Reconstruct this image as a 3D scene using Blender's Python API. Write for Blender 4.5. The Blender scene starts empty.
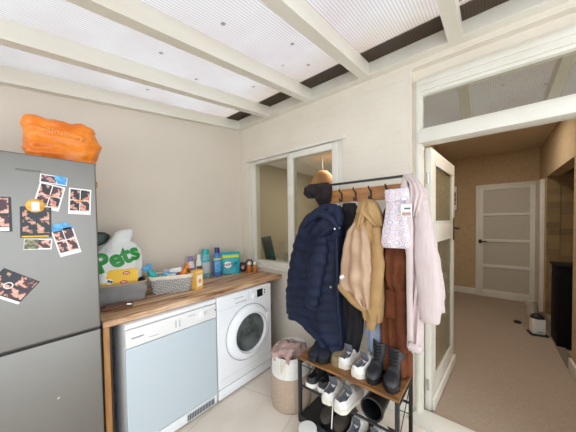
import bpy, bmesh, math, random
from mathutils import Vector, Matrix, noise
R = math.radians
PI = math.pi
scene = bpy.context.scene
HALL, KIT, SKY = 11.5, 24, 3.05
COL = scene.collection
random.seed(7)

# ------------------------------------------------------------------ camera, sky, exposure
cd = bpy.data.cameras.new('camera'); cam = bpy.data.objects.new('camera', cd); COL.objects.link(cam)
yaw, pitch, roll = R(38.753), R(1.389), R(-0.743)
F = Vector((-math.sin(yaw)*math.cos(pitch), math.cos(yaw)*math.cos(pitch), -math.sin(pitch)))
Rt = Vector((math.cos(yaw), math.sin(yaw), 0)); Up = Rt.cross(F)
R2 = Rt*math.cos(roll) + Up*math.sin(roll); U2 = Up*math.cos(roll) - Rt*math.sin(roll)
M4 = Matrix((R2, U2, -F)).transposed().to_4x4(); M4.translation = (2.364, -1.855, 1.453)
cam.matrix_world = M4
cd.sensor_width = 36; cd.lens = 14.811; cd.shift_x = -9.136/576; cd.shift_y = 11.502/576; cd.clip_start = .02
scene.camera = cam

w = bpy.data.worlds.new('sky'); scene.world = w; w.use_nodes = True
bg = w.node_tree.nodes['Background']; bg.inputs[0].default_value = (.88, .945, 1.0, 1); bg.inputs[1].default_value = SKY
scene.view_settings.view_transform = 'Standard'; scene.view_settings.look = 'None'
scene.view_settings.gamma = 1; scene.view_settings.use_curve_mapping = False
scene.view_settings.exposure = 0.0

def area(name, loc, size, power, col=(1,.9,.78)):
    l = bpy.data.lights.new(name, 'AREA'); l.energy = power; l.size = size; l.color = col
    o = bpy.data.objects.new(name, l); COL.objects.link(o); o.location = loc; return o
area('hall_fill_light', (2.75, .42, 2.6), .4, HALL, (1,.93,.84))  # added fill near the doorway, out of view, to brighten the hall
area('hall_fill_light', (2.4, 2.15, 2.63), .25, HALL, (1,.93,.84))  # second added fill, deeper in the hall, no fitting there
area('kitchen_fill_light', (.6, 1.5, 2.42), .5, KIT)  # added fill to brighten the room behind the window, separate from the pendant

# ------------------------------------------------------------------ helpers
def lin(c): return tuple(((v/255)/12.92 if v/255 <= .04045 else ((v/255+.055)/1.055)**2.4) for v in c) + (1,)

def mat(name, c, rough=.6, c2=None, scale=8, detail=4, bump=0, bscale=None, metal=0, stretch=(1,1,1), spec=.5, mix=(.35,.65), sheen=0, trans=0):
    m = bpy.data.materials.new(name); m.use_nodes = True
    nt = m.node_tree; b = nt.nodes['Principled BSDF']
    b.inputs['Base Color'].default_value = lin(c); b.inputs['Roughness'].default_value = rough
    b.inputs['Metallic'].default_value = metal; b.inputs['Specular IOR Level'].default_value = spec
    if sheen: b.inputs['Sheen Weight'].default_value = sheen
    if trans: b.inputs['Transmission Weight'].default_value = trans
    tc = nt.nodes.new('ShaderNodeTexCoord'); mp = nt.nodes.new('ShaderNodeMapping'); mp.inputs['Scale'].default_value = stretch
    nt.links.new(tc.outputs['Object'], mp.inputs[0])
    if c2 is not None:
        n = nt.nodes.new('ShaderNodeTexNoise'); n.inputs['Scale'].default_value = scale; n.inputs['Detail'].default_value = detail
        nt.links.new(mp.outputs[0], n.inputs['Vector'])
        r = nt.nodes.new('ShaderNodeValToRGB'); r.color_ramp.elements[0].position, r.color_ramp.elements[1].position = mix
        r.color_ramp.elements[0].color = lin(c); r.color_ramp.elements[1].color = lin(c2)
        nt.links.new(n.outputs['Fac'], r.inputs[0]); nt.links.new(r.outputs[0], b.inputs['Base Color'])
    if bump:
        n2 = nt.nodes.new('ShaderNodeTexNoise'); n2.inputs['Scale'].default_value = bscale or scale*3; n2.inputs['Detail'].default_value = 6
        nt.links.new(mp.outputs[0], n2.inputs['Vector'])
        bp = nt.nodes.new('ShaderNodeBump'); bp.inputs['Strength'].default_value = min(1, bump); bp.inputs['Distance'].default_value = .01
        nt.links.new(n2.outputs['Fac'], bp.inputs['Height']); nt.links.new(bp.outputs[0], b.inputs['Normal'])
    return m

def glass_mat(name, tint=(255,255,255), refl=1.0, rough=0.0, op=0, opcol=(200,200,190), bumpsc=0):
    """thin pane: transparent + fresnel gloss (+ some milky body)"""
    m = bpy.data.materials.new(name); m.use_nodes = True; nt = m.node_tree; nt.nodes.clear()
    out = nt.nodes.new('ShaderNodeOutputMaterial'); tr = nt.nodes.new('ShaderNodeBsdfTransparent'); tr.inputs[0].default_value = lin(tint)
    gl = nt.nodes.new('ShaderNodeBsdfGlossy'); gl.inputs['Roughness'].default_value = rough; gl.inputs[0].default_value = lin((250,248,236))
    lw = nt.nodes.new('ShaderNodeLayerWeight'); pw = nt.nodes.new('ShaderNodeMath'); pw.operation = 'POWER'; pw.inputs[1].default_value = 5
    nt.links.new(lw.outputs['Facing'], pw.inputs[0]); fr = nt.nodes.new('ShaderNodeMapRange'); fr.inputs[3].default_value = .045; fr.inputs[4].default_value = 1
    nt.links.new(pw.outputs[0], fr.inputs[0])
    mu = nt.nodes.new('ShaderNodeMath'); mu.operation = 'MULTIPLY'; mu.inputs[1].default_value = refl; mu.use_clamp = True
    nt.links.new(fr.outputs[0], mu.inputs[0])
    body = tr
    if op:
        pr = nt.nodes.new('ShaderNodeBsdfTranslucent'); pr.inputs[0].default_value = lin(opcol)
        df = nt.nodes.new('ShaderNodeBsdfDiffuse'); df.inputs[0].default_value = lin(opcol)
        ad = nt.nodes.new('ShaderNodeMixShader'); ad.inputs[0].default_value = .5
        nt.links.new(pr.outputs[0], ad.inputs[1]); nt.links.new(df.outputs[0], ad.inputs[2])
        mx0 = nt.nodes.new('ShaderNodeMixShader'); mx0.inputs[0].default_value = op
        nt.links.new(tr.outputs[0], mx0.inputs[1]); nt.links.new(ad.outputs[0], mx0.inputs[2]); body = mx0
        if bumpsc:
            tc = nt.nodes.new('ShaderNodeTexCoord'); v = nt.nodes.new('ShaderNodeTexVoronoi'); v.inputs['Scale'].default_value = bumpsc
            bp = nt.nodes.new('ShaderNodeBump'); bp.inputs['Strength'].default_value = .8; bp.inputs['Distance'].default_value = .01
            nt.links.new(tc.outputs['Object'], v.inputs['Vector']); nt.links.new(v.outputs['Distance'], bp.inputs['Height'])
            for q in (pr, df, gl): nt.links.new(bp.outputs[0], q.inputs['Normal'])
            ra = nt.nodes.new('ShaderNodeMapRange'); ra.inputs[3].default_value = op*.75; ra.inputs[4].default_value = min(1, op*1.3)
            nt.links.new(v.outputs['Distance'], ra.inputs[0]); nt.links.new(ra.outputs[0], mx0.inputs[0])
    mx = nt.nodes.new('ShaderNodeMixShader')
    nt.links.new(mu.outputs[0], mx.inputs[0]); nt.links.new(body.outputs[0], mx.inputs[1]); nt.links.new(gl.outputs[0], mx.inputs[2])
    nt.links.new(mx.outputs[0], out.inputs[0]); return m

class MB:
    def __init__(s): s.bm = bmesh.new()
    def _xf(s, vs, mtx):
        if mtx is not None:
            for v in vs: v.co = mtx @ v.co
    def box(s, x0, x1, y0, y1, z0, z1, bev=0, seg=2, mtx=None):
        bm = s.bm
        r = bmesh.ops.create_cube(bm, size=1); vs = r['verts']
        for v in vs: v.co = Vector(((x0+x1)/2+v.co.x*(x1-x0), (y0+y1)/2+v.co.y*(y1-y0), (z0+z1)/2+v.co.z*(z1-z0)))
        if bev:
            es = list({e for v in vs for e in v.link_edges})
            rr = bmesh.ops.bevel(bm, geom=es, offset=min(bev, .49*min(abs(x1-x0), abs(y1-y0), abs(z1-z0))), segments=seg, profile=.6, affect='EDGES')
            vs = list({v for f in rr['faces'] for v in f.verts} | {v for v in vs if v.is_valid})
        s._xf(vs, mtx); return s
    def loft(s, rings, cap0=True, cap1=True, closed=False):
        bm = s.bm; vr = [[bm.verts.new(p) for p in r] for r in rings]; n = len(vr[0]); pairs = list(zip(vr, vr[1:]))
        if closed: pairs.append((vr[-1], vr[0]))
        for a, b in pairs:
            for i in range(n):
                j = (i+1) % n
                try: bm.faces.new((a[i], a[j], b[j], b[i]))
                except ValueError: pass
        for flag, ring, rev in ((cap0, vr[0], True), (cap1, vr[-1], False)):
            if flag and not closed:
                c = bm.verts.new(sum((v.co for v in ring), Vector())/n)
                for i in range(n):
                    t = (ring[i], ring[(i+1) % n], c)
                    bm.faces.new(t[::-1] if rev else t)
        return s
    def lathe(s, prof, seg=32, c=(0,0,0), mtx=None):
        rings = []
        for r, z in prof:
            rings.append([Vector((max(r,1e-5)*math.cos(2*PI*i/seg), max(r,1e-5)*math.sin(2*PI*i/seg), z)) for i in range(seg)])
        T = Matrix.Translation(c) @ (mtx if mtx is not None else Matrix.Identity(4))
        return s.loft([[T @ p for p in r] for r in rings], prof[0][0] < .002, prof[-1][0] < .002)
    def tube(s, pts, rad, seg=12, flat=1.0, fn=None, up=None, cap=True):
        """swept tube; rad: number or per-point list; flat scales the 2nd axis; fn(pos, normal, t, ang) -> offset"""
        pts = [Vector(p) for p in pts]; n = len(pts)
        rr = rad if isinstance(rad, (list, tuple)) else [rad]*n
        rings = []; prev = None
        for i, p in enumerate(pts):
            t = (pts[min(i+1, n-1)]-pts[max(i-1, 0)]).normalized()
            u = (up or (prev if prev is not None else (Vector((0,1,0)) if abs(t.y) < .9 else Vector((1,0,0)))))
            u = Vector(u); u = (u - t*u.dot(t)).normalized(); prev = u; v = t.cross(u)
            ring = []
            for k in range(seg):
                a = 2*PI*k/seg; nn = v*math.cos(a)+u*math.sin(a)*flat
                q = p+nn*rr[i]
                if fn: q = q + nn.normalized()*fn(q, nn, i/max(1, n-1), a)
                ring.append(q)
            rings.append(ring)
        return s.loft(rings, cap, cap)
    def prism(s, outline, d0, d1, mtx=None):
        """outline in local xy extruded along local z from d0 to d1"""
        bm = s.bm; a = [bm.verts.new((p[0], p[1], d0)) for p in outline]; b = [bm.verts.new((p[0], p[1], d1)) for p in outline]
        n = len(a); bm.faces.new(a[::-1]); bm.faces.new(b)
        for i in range(n): bm.faces.new((a[i], a[(i+1) % n], b[(i+1) % n], b[i]))
        s._xf(a+b, mtx); return s
    def build(s, name, m, parent=None, smooth=True, ang=40):
        me = bpy.data.meshes.new(name); bmesh.ops.recalc_face_normals(s.bm, faces=s.bm.faces[:])
        s.bm.to_mesh(me); s.bm.free()
        if smooth:
            for p in me.polygons: p.use_smooth = True
            try: me.set_sharp_from_angle(angle=R(ang))
            except Exception: pass
        me.materials.append(m)
        o = bpy.data.objects.new(name, me); COL.objects.link(o)
        if parent is not None: o.parent = parent
        return o

def tag(o, label, cat=None, group=None, kind=None):
    if label: o['label'] = label
    if cat: o['category'] = cat
    if group: o['group'] = group
    if kind: o['kind'] = kind
    return o
def struct(o, label, cat): return tag(o, label, cat, None, 'structure')
def empty(name, label, cat, loc=(0,0,0), rz=0, group=None, kind=None):
    o = bpy.data.objects.new(name, None); COL.objects.link(o); o.location = loc; o.rotation_euler = (0,0,rz); o.empty_display_size = .05
    return tag(o, label, cat, group, kind)
def dup(root, loc, rz, label, group=None):
    r = root.copy(); COL.objects.link(r); r.location = loc; r.rotation_euler = (0,0,rz); r['label'] = label
    for ch in list(root.children):
        c = ch.copy(); COL.objects.link(c); c.parent = r
        for g in list(ch.children):
            d = g.copy(); COL.objects.link(d); d.parent = c
    return r
def frame_m(o, x, y, z): return Matrix(((x[0],y[0],z[0],o[0]),(x[1],y[1],z[1],o[1]),(x[2],y[2],z[2],o[2]),(0,0,0,1)))
def onX(x, y, z): return frame_m((x,y,z), (0,1,0), (0,0,1), (1,0,0))      # plane facing +X, read left to right along +Y
def onY(x, y, z): return frame_m((x,y,z), (1,0,0), (0,0,1), (0,-1,0))     # plane facing -Y
def text(name, s, size, mtx, m, parent=None, ext=.0006, bold=0, shear=0, sx=1, bend=None, space=1, cling=None):
    cu = bpy.data.curves.new(name, 'FONT'); cu.body = s; cu.size = size; cu.extrude = ext; cu.offset = bold; cu.shear = shear
    cu.align_x = 'CENTER'; cu.align_y = 'CENTER'; cu.space_character = space; cu.resolution_u = 4
    t = bpy.data.objects.new(name, cu); COL.objects.link(t)
    dg = bpy.context.evaluated_depsgraph_get(); dg.update()
    me = bpy.data.meshes.new_from_object(t.evaluated_get(dg)); bpy.data.objects.remove(t)
    for v in me.vertices:
        p = Vector((v.co.x*sx, v.co.y, v.co.z))
        if bend: p = bend(p)
        v.co = mtx @ p
    if cling:
        from mathutils.bvhtree import BVHTree
        bt = BVHTree.FromPolygons([v.co for v in cling.data.vertices], [p.vertices[:] for p in cling.data.polygons])
        x_ref = mtx.translation.x; me2 = bmesh.new(); me2.from_mesh(me)
        bmesh.ops.subdivide_edges(me2, edges=[e for e in me2.edges if e.calc_length() > .012], cuts=3, use_grid_fill=True); me2.to_mesh(me); me2.free()
        for v in me.vertices:
            h = bt.ray_cast(Vector((1, v.co.y, v.co.z)), Vector((-1,0,0)))
            if not h[0]: h = bt.find_nearest(Vector((x_ref-.04, v.co.y, v.co.z)))
            v.co.x = h[0].x+.003+(v.co.x-x_ref)
    me.materials.clear(); me.materials.append(m)
    o = bpy.data.objects.new(name, me); COL.objects.link(o)
    if parent: o.parent = parent
    return o
def lerp(a, b, t): return a+(b-a)*t
def interp(rows, z):
    """rows sorted by first value descending; smooth interpolation of the remaining values"""
    if z >= rows[0][0]: return rows[0][1:]
    for a, b in zip(rows, rows[1:]):
        if z >= b[0]:
            t = (a[0]-z)/(a[0]-b[0]); t = lerp(t, t*t*(3-2*t), .4)
            return tuple(lerp(p, q, t) for p, q in zip(a[1:], b[1:]))
    return rows[-1][1:]
def fbm(p, s): return noise.noise(Vector(p)*s)

# ------------------------------------------------------------------ materials
M = {}
M['wall_white'] = mat('painted_render', (226,218,204), .8, (221,212,197), 3, bump=.25, bscale=14)
def brick_bump(m):
    nt = m.node_tree; b = nt.nodes['Principled BSDF']; old = b.inputs['Normal'].links[0].from_node
    tc = nt.nodes.new('ShaderNodeTexCoord'); sx = nt.nodes.new('ShaderNodeSeparateXYZ'); cx = nt.nodes.new('ShaderNodeCombineXYZ')
    nt.links.new(tc.outputs['Object'], sx.inputs[0]); nt.links.new(sx.outputs[0], cx.inputs[0]); nt.links.new(sx.outputs[2], cx.inputs[1])
    br = nt.nodes.new('ShaderNodeTexBrick'); br.inputs['Scale'].default_value = 1; br.inputs['Brick Width'].default_value = .225; br.inputs['Row Height'].default_value = .075; br.inputs['Mortar Size'].default_value = .008; br.inputs['Mortar Smooth'].default_value = 1
    nt.links.new(cx.outputs[0], br.inputs['Vector']); bp = nt.nodes.new('ShaderNodeBump'); bp.invert = True; bp.inputs['Strength'].default_value = .22; bp.inputs['Distance'].default_value = .006
    nt.links.new(br.outputs['Fac'], bp.inputs['Height']); nt.links.new(old.outputs[0], bp.inputs['Normal']); nt.links.new(bp.outputs[0], b.inputs['Normal'])
brick_bump(M['wall_white'])
M['wall_grey'] = mat('wall_paint', (216,206,192), .8, (212,202,188), 2, bump=.06, bscale=60)
M['white_wood'] = mat('white_gloss_paint', (226,223,213), .4, (219,215,203), 5, bump=.05, bscale=40)
M['rafter'] = mat('white_painted_timber', (226,222,211), .5, (217,211,197), 6, stretch=(1,.15,1), bump=.06)
M['tan_wall'] = mat('tan_wallpaper', (192,168,134), .9, (184,158,122), 25, bump=.1, bscale=80)
M['kit_wall'] = mat('kitchen_paint', (206,188,172), .9)
M['ceil'] = mat('ceiling_paint', (205,186,158), .9)
M['kit_ceil'] = mat('kitchen_ceiling_paint', (225,222,214), .9)
M['carpet'] = mat('carpet', (176,158,140), 1, (158,140,122), 120, bump=.5, bscale=300, mix=(.3,.7))
M['steel'] = mat('brushed_steel', (138,136,132), .4, (134,132,128), 2, metal=.8, stretch=(.3,1,.3))
M['steel_dark'] = mat('dark_steel_gap', (70,68,66), .5)
M['white_app'] = mat('white_enamel', (240,242,245), .3)
M['white_app2'] = mat('white_plastic', (236,236,234), .35)
M['ice'] = mat('ice_blue_enamel', (196,208,215), .3)
M['grey_print'] = mat('grey_print', (150,152,156), .5)
M['pale_print'] = mat('pale_grey_print', (196,198,202), .5)
M['black_gl'] = mat('black_gloss', (16,16,18), .15)
M['black_metal'] = mat('black_powder_coat', (32,32,34), .45, (40,40,42), 30)
M['black_plastic'] = mat('black_plastic', (24,24,26), .5)
M['chrome'] = mat('chrome', (200,200,200), .2, metal=1)
M['brass'] = mat('bronze', (150,110,60), .35, metal=.8)
M['drum'] = mat('dark_drum_glass', (50,56,58), .08, (104,110,108), 7, mix=(.38,.66), spec=.4)
M['terracotta_panel'] = mat('red_brown_wood', (110,62,44), .6)
M['pine'] = mat('pine_wood', (190,140,82), .5, (170,118,64), 10, stretch=(6,6,.6))
M['rustic'] = mat('rustic_shelf_wood', (152,106,60), .45, (98,64,34), 7, stretch=(.8,6,6), bump=.1)
M['rail_wood'] = mat('hook_rail_wood', (186,128,70), .5, (150,98,50), 7, stretch=(.8,6,6))
M['orange'] = mat('orange_plastic', (242,140,36), .28, (226,112,14), 12, bump=.5, bscale=30)
M['orange_pale'] = mat('pale_orange_print', (252,180,104), .45)
M['white_plas'] = mat('thin_white_plastic', (232,234,232), .35, (214,219,220), 10, bump=.3, bscale=35)
M['green'] = mat('green_print', (22,140,50), .45)
M['dk_green'] = mat('dark_green_plastic', (24,58,48), .4)
M['grey_fab'] = mat('grey_felt', (150,148,146), .95, (138,136,135), 14, bump=.4, bscale=200)
M['cream_fab'] = mat('cream_cotton', (232,222,204), .95, (222,210,190), 20, bump=.2, bscale=120)
M['tan_edge'] = mat('tan_piping', (190,160,120), .8)
M['yellow'] = mat('yellow_card', (246,196,20), .45)
M['yellow_pale'] = mat('amber_card', (240,190,92), .5)
M['red'] = mat('red_print', (204,44,40), .5)
M['white_print'] = mat('white_print', (242,240,236), .5)
M['teal'] = mat('teal_plastic', (36,172,172), .3)
M['teal_lt'] = mat('pale_teal_plastic', (120,190,196), .3, (96,172,184), 12)
M['teal_bag'] = mat('teal_foil', (34,176,186), .3, (24,150,168), 10, bump=.25, bscale=25)
M['lime'] = mat('lime_print', (206,222,60), .5)
M['blue'] = mat('blue_plastic', (62,112,190), .3, (84,130,200), 10)
M['navy_pl'] = mat('navy_plastic', (26,52,120), .35)
M['lilac'] = mat('lilac_plastic', (150,128,186), .4)
M['brown_pl'] = mat('brown_print', (130,88,58), .5)
M['maroon'] = mat('maroon_ceramic', (84,42,44), .25)
M['amber'] = mat('amber_liquid', (196,118,38), .12, (180,98,28), 6)
M['cork'] = mat('leather_strap', (108,72,54), .6)
M['jute'] = mat('woven_jute', (206,184,164), 1, (190,166,144), 60, bump=.7, bscale=150, stretch=(1,1,5))
M['rope_white'] = mat('white_cotton_rope', (240,238,232), .95, (230,227,220), 30, bump=.5, bscale=100, stretch=(1,1,6))
M['pink_cloth'] = mat('dusty_pink_cloth', (196,166,158), .95, (172,142,136), 12)
M['navy'] = mat('navy_nylon', (21,31,58), .65, (15,23,45), 10, bump=.35, bscale=45, spec=.3)
M['black_cloth'] = mat('black_knit', (30,27,32), .95, (23,20,24), 20, bump=.3, bscale=150)
M['beanie'] = mat('dark_brown_knit', (44,34,36), 1, (34,26,28), 40, bump=.7, bscale=120)
M['tan'] = mat('tan_cotton', (178,144,98), .85, (164,130,84), 9, bump=.25, bscale=60)
M['satin'] = mat('beige_satin', (188,156,128), .4, (174,142,114), 8, bump=.15, bscale=25)
M['brown'] = mat('rust_brown_wool', (104,54,24), .95, (90,44,18), 14, bump=.3, bscale=120)
M['pink_rib'] = mat('ribbed_pink_fleece', (210,194,192), .98, (200,184,182), 16, bump=.6, bscale=130, stretch=(1,1,.05))
M['denim'] = mat('pale_denim', (140,150,168), .9, (126,136,156), 20, bump=.2, bscale=150)
M['shirt'] = mat('white_shirting', (214,218,224), .8)
M['sneaker'] = mat('white_leather', (236,234,230), .5, (228,225,220), 14)
M['sneaker_sole'] = mat('offwhite_rubber', (230,224,210), .7)
M['grey_lining'] = mat('grey_mesh_lining', (112,114,122), .95, (92,94,102), 60)
M['black_leather'] = mat('black_leather', (40,41,44), .45, (52,54,58), 14, bump=.15, bscale=60)
M['black_suede'] = mat('blackened_navy_suede', (28,30,42), .9)
M['brown_leather'] = mat('dark_olive_suede', (72,64,56), .85, (60,52,46), 14)
M['khaki'] = mat('khaki_suede', (146,128,96), .9, (130,112,82), 16)
M['rubber'] = mat('black_rubber', (24,26,28), .3)
M['brick'] = mat('old_stone', (126,104,70), .95, (92,74,46), 14, bump=1, bscale=22, stretch=(1,1,2.5))
M['hopper'] = mat('cloudy_plastic', (196,188,172), .25, (180,170,152), 20, trans=.3)
M['stove'] = mat('black_iron', (12,12,12), .8, spec=.2)
M['photo_paper'] = mat('photo_paper', (238,236,234), .4)
M['screen'] = mat('slate_board', (58,62,62), .4)
M['lamp_orange'] = mat('orange_shade', (206,138,72), .7)
M['clear'] = glass_mat('clear_glass', (244,248,246))
M['pane'] = glass_mat('window_glass', (236,240,236), 1.15)
M['pane_transom'] = glass_mat('transom_glass', (200,200,190), 6.5)
M['obscure'] = glass_mat('obscured_glass', (206,200,180), 1.0, .15, .55, (196,184,150), 55)
M['far_glass'] = mat('frosted_glass', (196,188,172), .35, (184,176,160), 40, bump=.15, bscale=120)
M['smoky'] = glass_mat('smoky_plastic', (190,180,160), 1, .1, .35, (170,158,136))

def photo_mat(name, dark, skin, acc, sc):
    m = bpy.data.materials.new(name); m.use_nodes = True; nt = m.node_tree; b = nt.nodes['Principled BSDF']; b.inputs['Roughness'].default_value = .3
    tc = nt.nodes.new('ShaderNodeTexCoord'); n = nt.nodes.new('ShaderNodeTexNoise'); n.inputs['Scale'].default_value = sc*1.35; n.inputs['Detail'].default_value = 2
    r = nt.nodes.new('ShaderNodeValToRGB'); e = r.color_ramp.elements
    e[0].position, e[0].color = .51, lin(dark); e[1].position, e[1].color = .74, lin(acc)
    k = e.new(.565); k.color = lin(skin); k = e.new(.64); k.color = lin(skin)
    nt.links.new(tc.outputs['Object'], n.inputs['Vector']); nt.links.new(n.outputs['Fac'], r.inputs[0]); nt.links.new(r.outputs[0], b.inputs['Base Color'])
    return m
M['ph1'] = photo_mat('photo_dark', (22,18,28), (212,150,130), (196,60,40), 34)
M['ph2'] = photo_mat('photo_teal', (26,34,44), (206,152,128), (230,190,170), 30)
M['ph3'] = photo_mat('photo_violet', (60,44,76), (200,140,124), (150,110,160), 30)
M['ph4'] = photo_mat('photo_olive', (92,96,72), (150,140,110), (206,190,150), 60)
M['ph5'] = photo_mat('photo_pink', (70,36,48), (220,164,144), (236,200,190), 36)
M['sky_blue'] = mat('bright_blue_print', (60,150,214), .4, (110,186,230), 40)
M['gold'] = mat('orange_gold_enamel', (214,150,50), .4, (236,186,90), 60)

def tile_mat():
    m = bpy.data.materials.new('stone_floor_tile'); m.use_nodes = True; nt = m.node_tree; b = nt.nodes['Principled BSDF']; b.inputs['Roughness'].default_value = .45
    tc = nt.nodes.new('ShaderNodeTexCoord'); mp = nt.nodes.new('ShaderNodeMapping'); mp.inputs['Location'].default_value = (.12,.1,0); mp.inputs['Rotation'].default_value = (0,0,R(-13))
    br = nt.nodes.new('ShaderNodeTexBrick'); br.inputs['Scale'].default_value = 1; br.inputs['Brick Width'].default_value = .6; br.inputs['Row Height'].default_value = .6
    br.inputs['Mortar Size'].default_value = .004; br.offset = 0
    br.inputs['Color1'].default_value = lin((232,222,210)); br.inputs['Color2'].default_value = lin((227,216,203)); br.inputs['Mortar'].default_value = lin((206,194,180))
    n = nt.nodes.new('ShaderNodeTexNoise'); n.inputs['Scale'].default_value = 5; n.inputs['Detail'].default_value = 6
    mx = nt.nodes.new('ShaderNodeMix'); mx.data_type = 'RGBA'; mx.blend_type = 'MULTIPLY'; mx.inputs[0].default_value = 1
    r = nt.nodes.new('ShaderNodeValToRGB'); r.color_ramp.elements[0].color = (.92,.91,.89,1); r.color_ramp.elements[1].color = (1,1,1,1)
    r.color_ramp.elements[0].position = .35; r.color_ramp.elements[1].position = .6
    nt.links.new(tc.outputs['Object'], mp.inputs[0]); nt.links.new(mp.outputs[0], br.inputs['Vector']); nt.links.new(mp.outputs[0], n.inputs['Vector'])
    nt.links.new(n.outputs['Fac'], r.inputs[0]); nt.links.new(br.outputs['Color'], mx.inputs[6]); nt.links.new(r.outputs[0], mx.inputs[7]); nt.links.new(mx.outputs[2], b.inputs['Base Color'])
    return m
M['tile'] = tile_mat()

def wood_top():
    m = bpy.data.materials.new('rustic_plank_worktop'); m.use_nodes = True; nt = m.node_tree; b = nt.nodes['Principled BSDF']; b.inputs['Roughness'].default_value = .4
    tc = nt.nodes.new('ShaderNodeTexCoord'); mp = nt.nodes.new('ShaderNodeMapping'); mp.inputs['Scale'].default_value = (9,1.0,9)
    n = nt.nodes.new('ShaderNodeTexNoise'); n.inputs['Scale'].default_value = 2.2; n.inputs['Detail'].default_value = 8; n.inputs['Roughness'].default_value = .65; n.inputs['Distortion'].default_value = .6
    r = nt.nodes.new('ShaderNodeValToRGB'); e = r.color_ramp.elements
    e[0].position, e[0].color = .35, lin((88,60,42)); e[1].position, e[1].color = .66, lin((230,200,168))
    k = e.new(.44); k.color = lin((156,112,80)); k = e.new(.55); k.color = lin((206,166,128))
    nt.links.new(tc.outputs['Object'], mp.inputs[0]); nt.links.new(mp.outputs[0], n.inputs['Vector']); nt.links.new(n.outputs['Fac'], r.inputs[0]); nt.links.new(r.outputs[0], b.inputs['Base Color'])
    bp = nt.nodes.new('ShaderNodeBump'); bp.inputs['Strength'].default_value = .15; nt.links.new(n.outputs['Fac'], bp.inputs['Height']); nt.links.new(bp.outputs[0], b.inputs['Normal'])
    return m
M['top'] = wood_top()

def roof_mat():
    m = bpy.data.materials.new('fluted_polycarbonate'); m.use_nodes = True; nt = m.node_tree; nt.nodes.clear()
    out = nt.nodes.new('ShaderNodeOutputMaterial'); tl = nt.nodes.new('ShaderNodeBsdfTranslucent'); df = nt.nodes.new('ShaderNodeBsdfDiffuse')
    tc = nt.nodes.new('ShaderNodeTexCoord')
    wv = nt.nodes.new('ShaderNodeTexWave'); wv.bands_direction = 'X'; wv.inputs['Scale'].default_value = 19; wv.inputs['Distortion'].default_value = 0
    r = nt.nodes.new('ShaderNodeValToRGB'); r.color_ramp.elements[0].position = .0; r.color_ramp.elements[1].position = .35
    r.color_ramp.elements[0].color = (.295,.27,.26,1); r.color_ramp.elements[1].color = (.42,.398,.385,1)
    # moss and dirt collected at the house end, plus scattered blots
    sx = nt.nodes.new('ShaderNodeSeparateXYZ'); nt.links.new(tc.outputs['Object'], sx.inputs[0])
    n = nt.nodes.new('ShaderNodeTexNoise'); n.inputs['Scale'].default_value = 4; n.inputs['Detail'].default_value = 5
    mr = nt.nodes.new('ShaderNodeMapRange'); mr.inputs[1].default_value = -.55; mr.inputs[2].default_value = -.12; mr.inputs[3].default_value = 0; mr.inputs[4].default_value = 1.0
    nt.links.new(sx.outputs[1], mr.inputs[0])
    mm = nt.nodes.new('ShaderNodeMath'); mm.operation = 'MULTIPLY'; nt.links.new(n.outputs['Fac'], mm.inputs[0]); nt.links.new(mr.outputs[0], mm.inputs[1])
    mx = nt.nodes.new('ShaderNodeMix'); mx.data_type = 'RGBA'; mx.inputs[7].default_value = lin((150,122,80))
    nt.links.new(mm.outputs[0], mx.inputs[0]); nt.links.new(r.outputs[0], mx.inputs[6])
    v = nt.nodes.new('ShaderNodeTexVoronoi'); v.inputs['Scale'].default_value = 5.5; v.inputs['Randomness'].default_value = 1
    rv = nt.nodes.new('ShaderNodeValToRGB'); rv.color_ramp.elements[0].position = .055; rv.color_ramp.elements[1].position = .10
    rv.color_ramp.elements[0].color = (.42,.38,.34,1); rv.color_ramp.elements[1].color = (1,1,1,1)
    mu = nt.nodes.new('ShaderNodeMix'); mu.data_type = 'RGBA'; mu.blend_type = 'MULTIPLY'; mu.inputs[0].default_value = 1
    n3 = nt.nodes.new('ShaderNodeTexNoise'); n3.inputs['Scale'].default_value = 2.3; n3.inputs['Detail'].default_value = 3
    rn = nt.nodes.new('ShaderNodeValToRGB'); rn.color_ramp.elements[0].position = .3; rn.color_ramp.elements[1].position = .65
    rn.color_ramp.elements[0].color = (.90,.83,.83,1); rn.color_ramp.elements[1].color = (1,1,1,1)
    mv = nt.nodes.new('ShaderNodeMix'); mv.data_type = 'RGBA'; mv.blend_type = 'MULTIPLY'; mv.inputs[0].default_value = 1
    nt.links.new(tc.outputs['Object'], v.inputs['Vector']); nt.links.new(v.outputs['Distance'], rv.inputs[0])
    nt.links.new(tc.outputs['Object'], n3.inputs['Vector']); nt.links.new(n3.outputs['Fac'], rn.inputs[0])
    nt.links.new(tc.outputs['Object'], wv.inputs['Vector']); nt.links.new(tc.outputs['Object'], n.inputs['Vector']); nt.links.new(wv.outputs['Fac'], r.inputs[0])
    nt.links.new(mx.outputs[2], mu.inputs[6]); nt.links.new(rv.outputs[0], mu.inputs[7])
    nt.links.new(mu.outputs[2], mv.inputs[6]); nt.links.new(rn.outputs[0], mv.inputs[7])
    nt.links.new(mv.outputs[2], tl.inputs[0]); nt.links.new(mv.outputs[2], df.inputs[0])
    ms = nt.nodes.new('ShaderNodeMixShader'); ms.inputs[0].default_value = .25
    nt.links.new(tl.outputs[0], ms.inputs[1]); nt.links.new(df.outputs[0], ms.inputs[2]); nt.links.new(ms.outputs[0], out.inputs[0])
    return m
M['roof'] = roof_mat()

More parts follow.
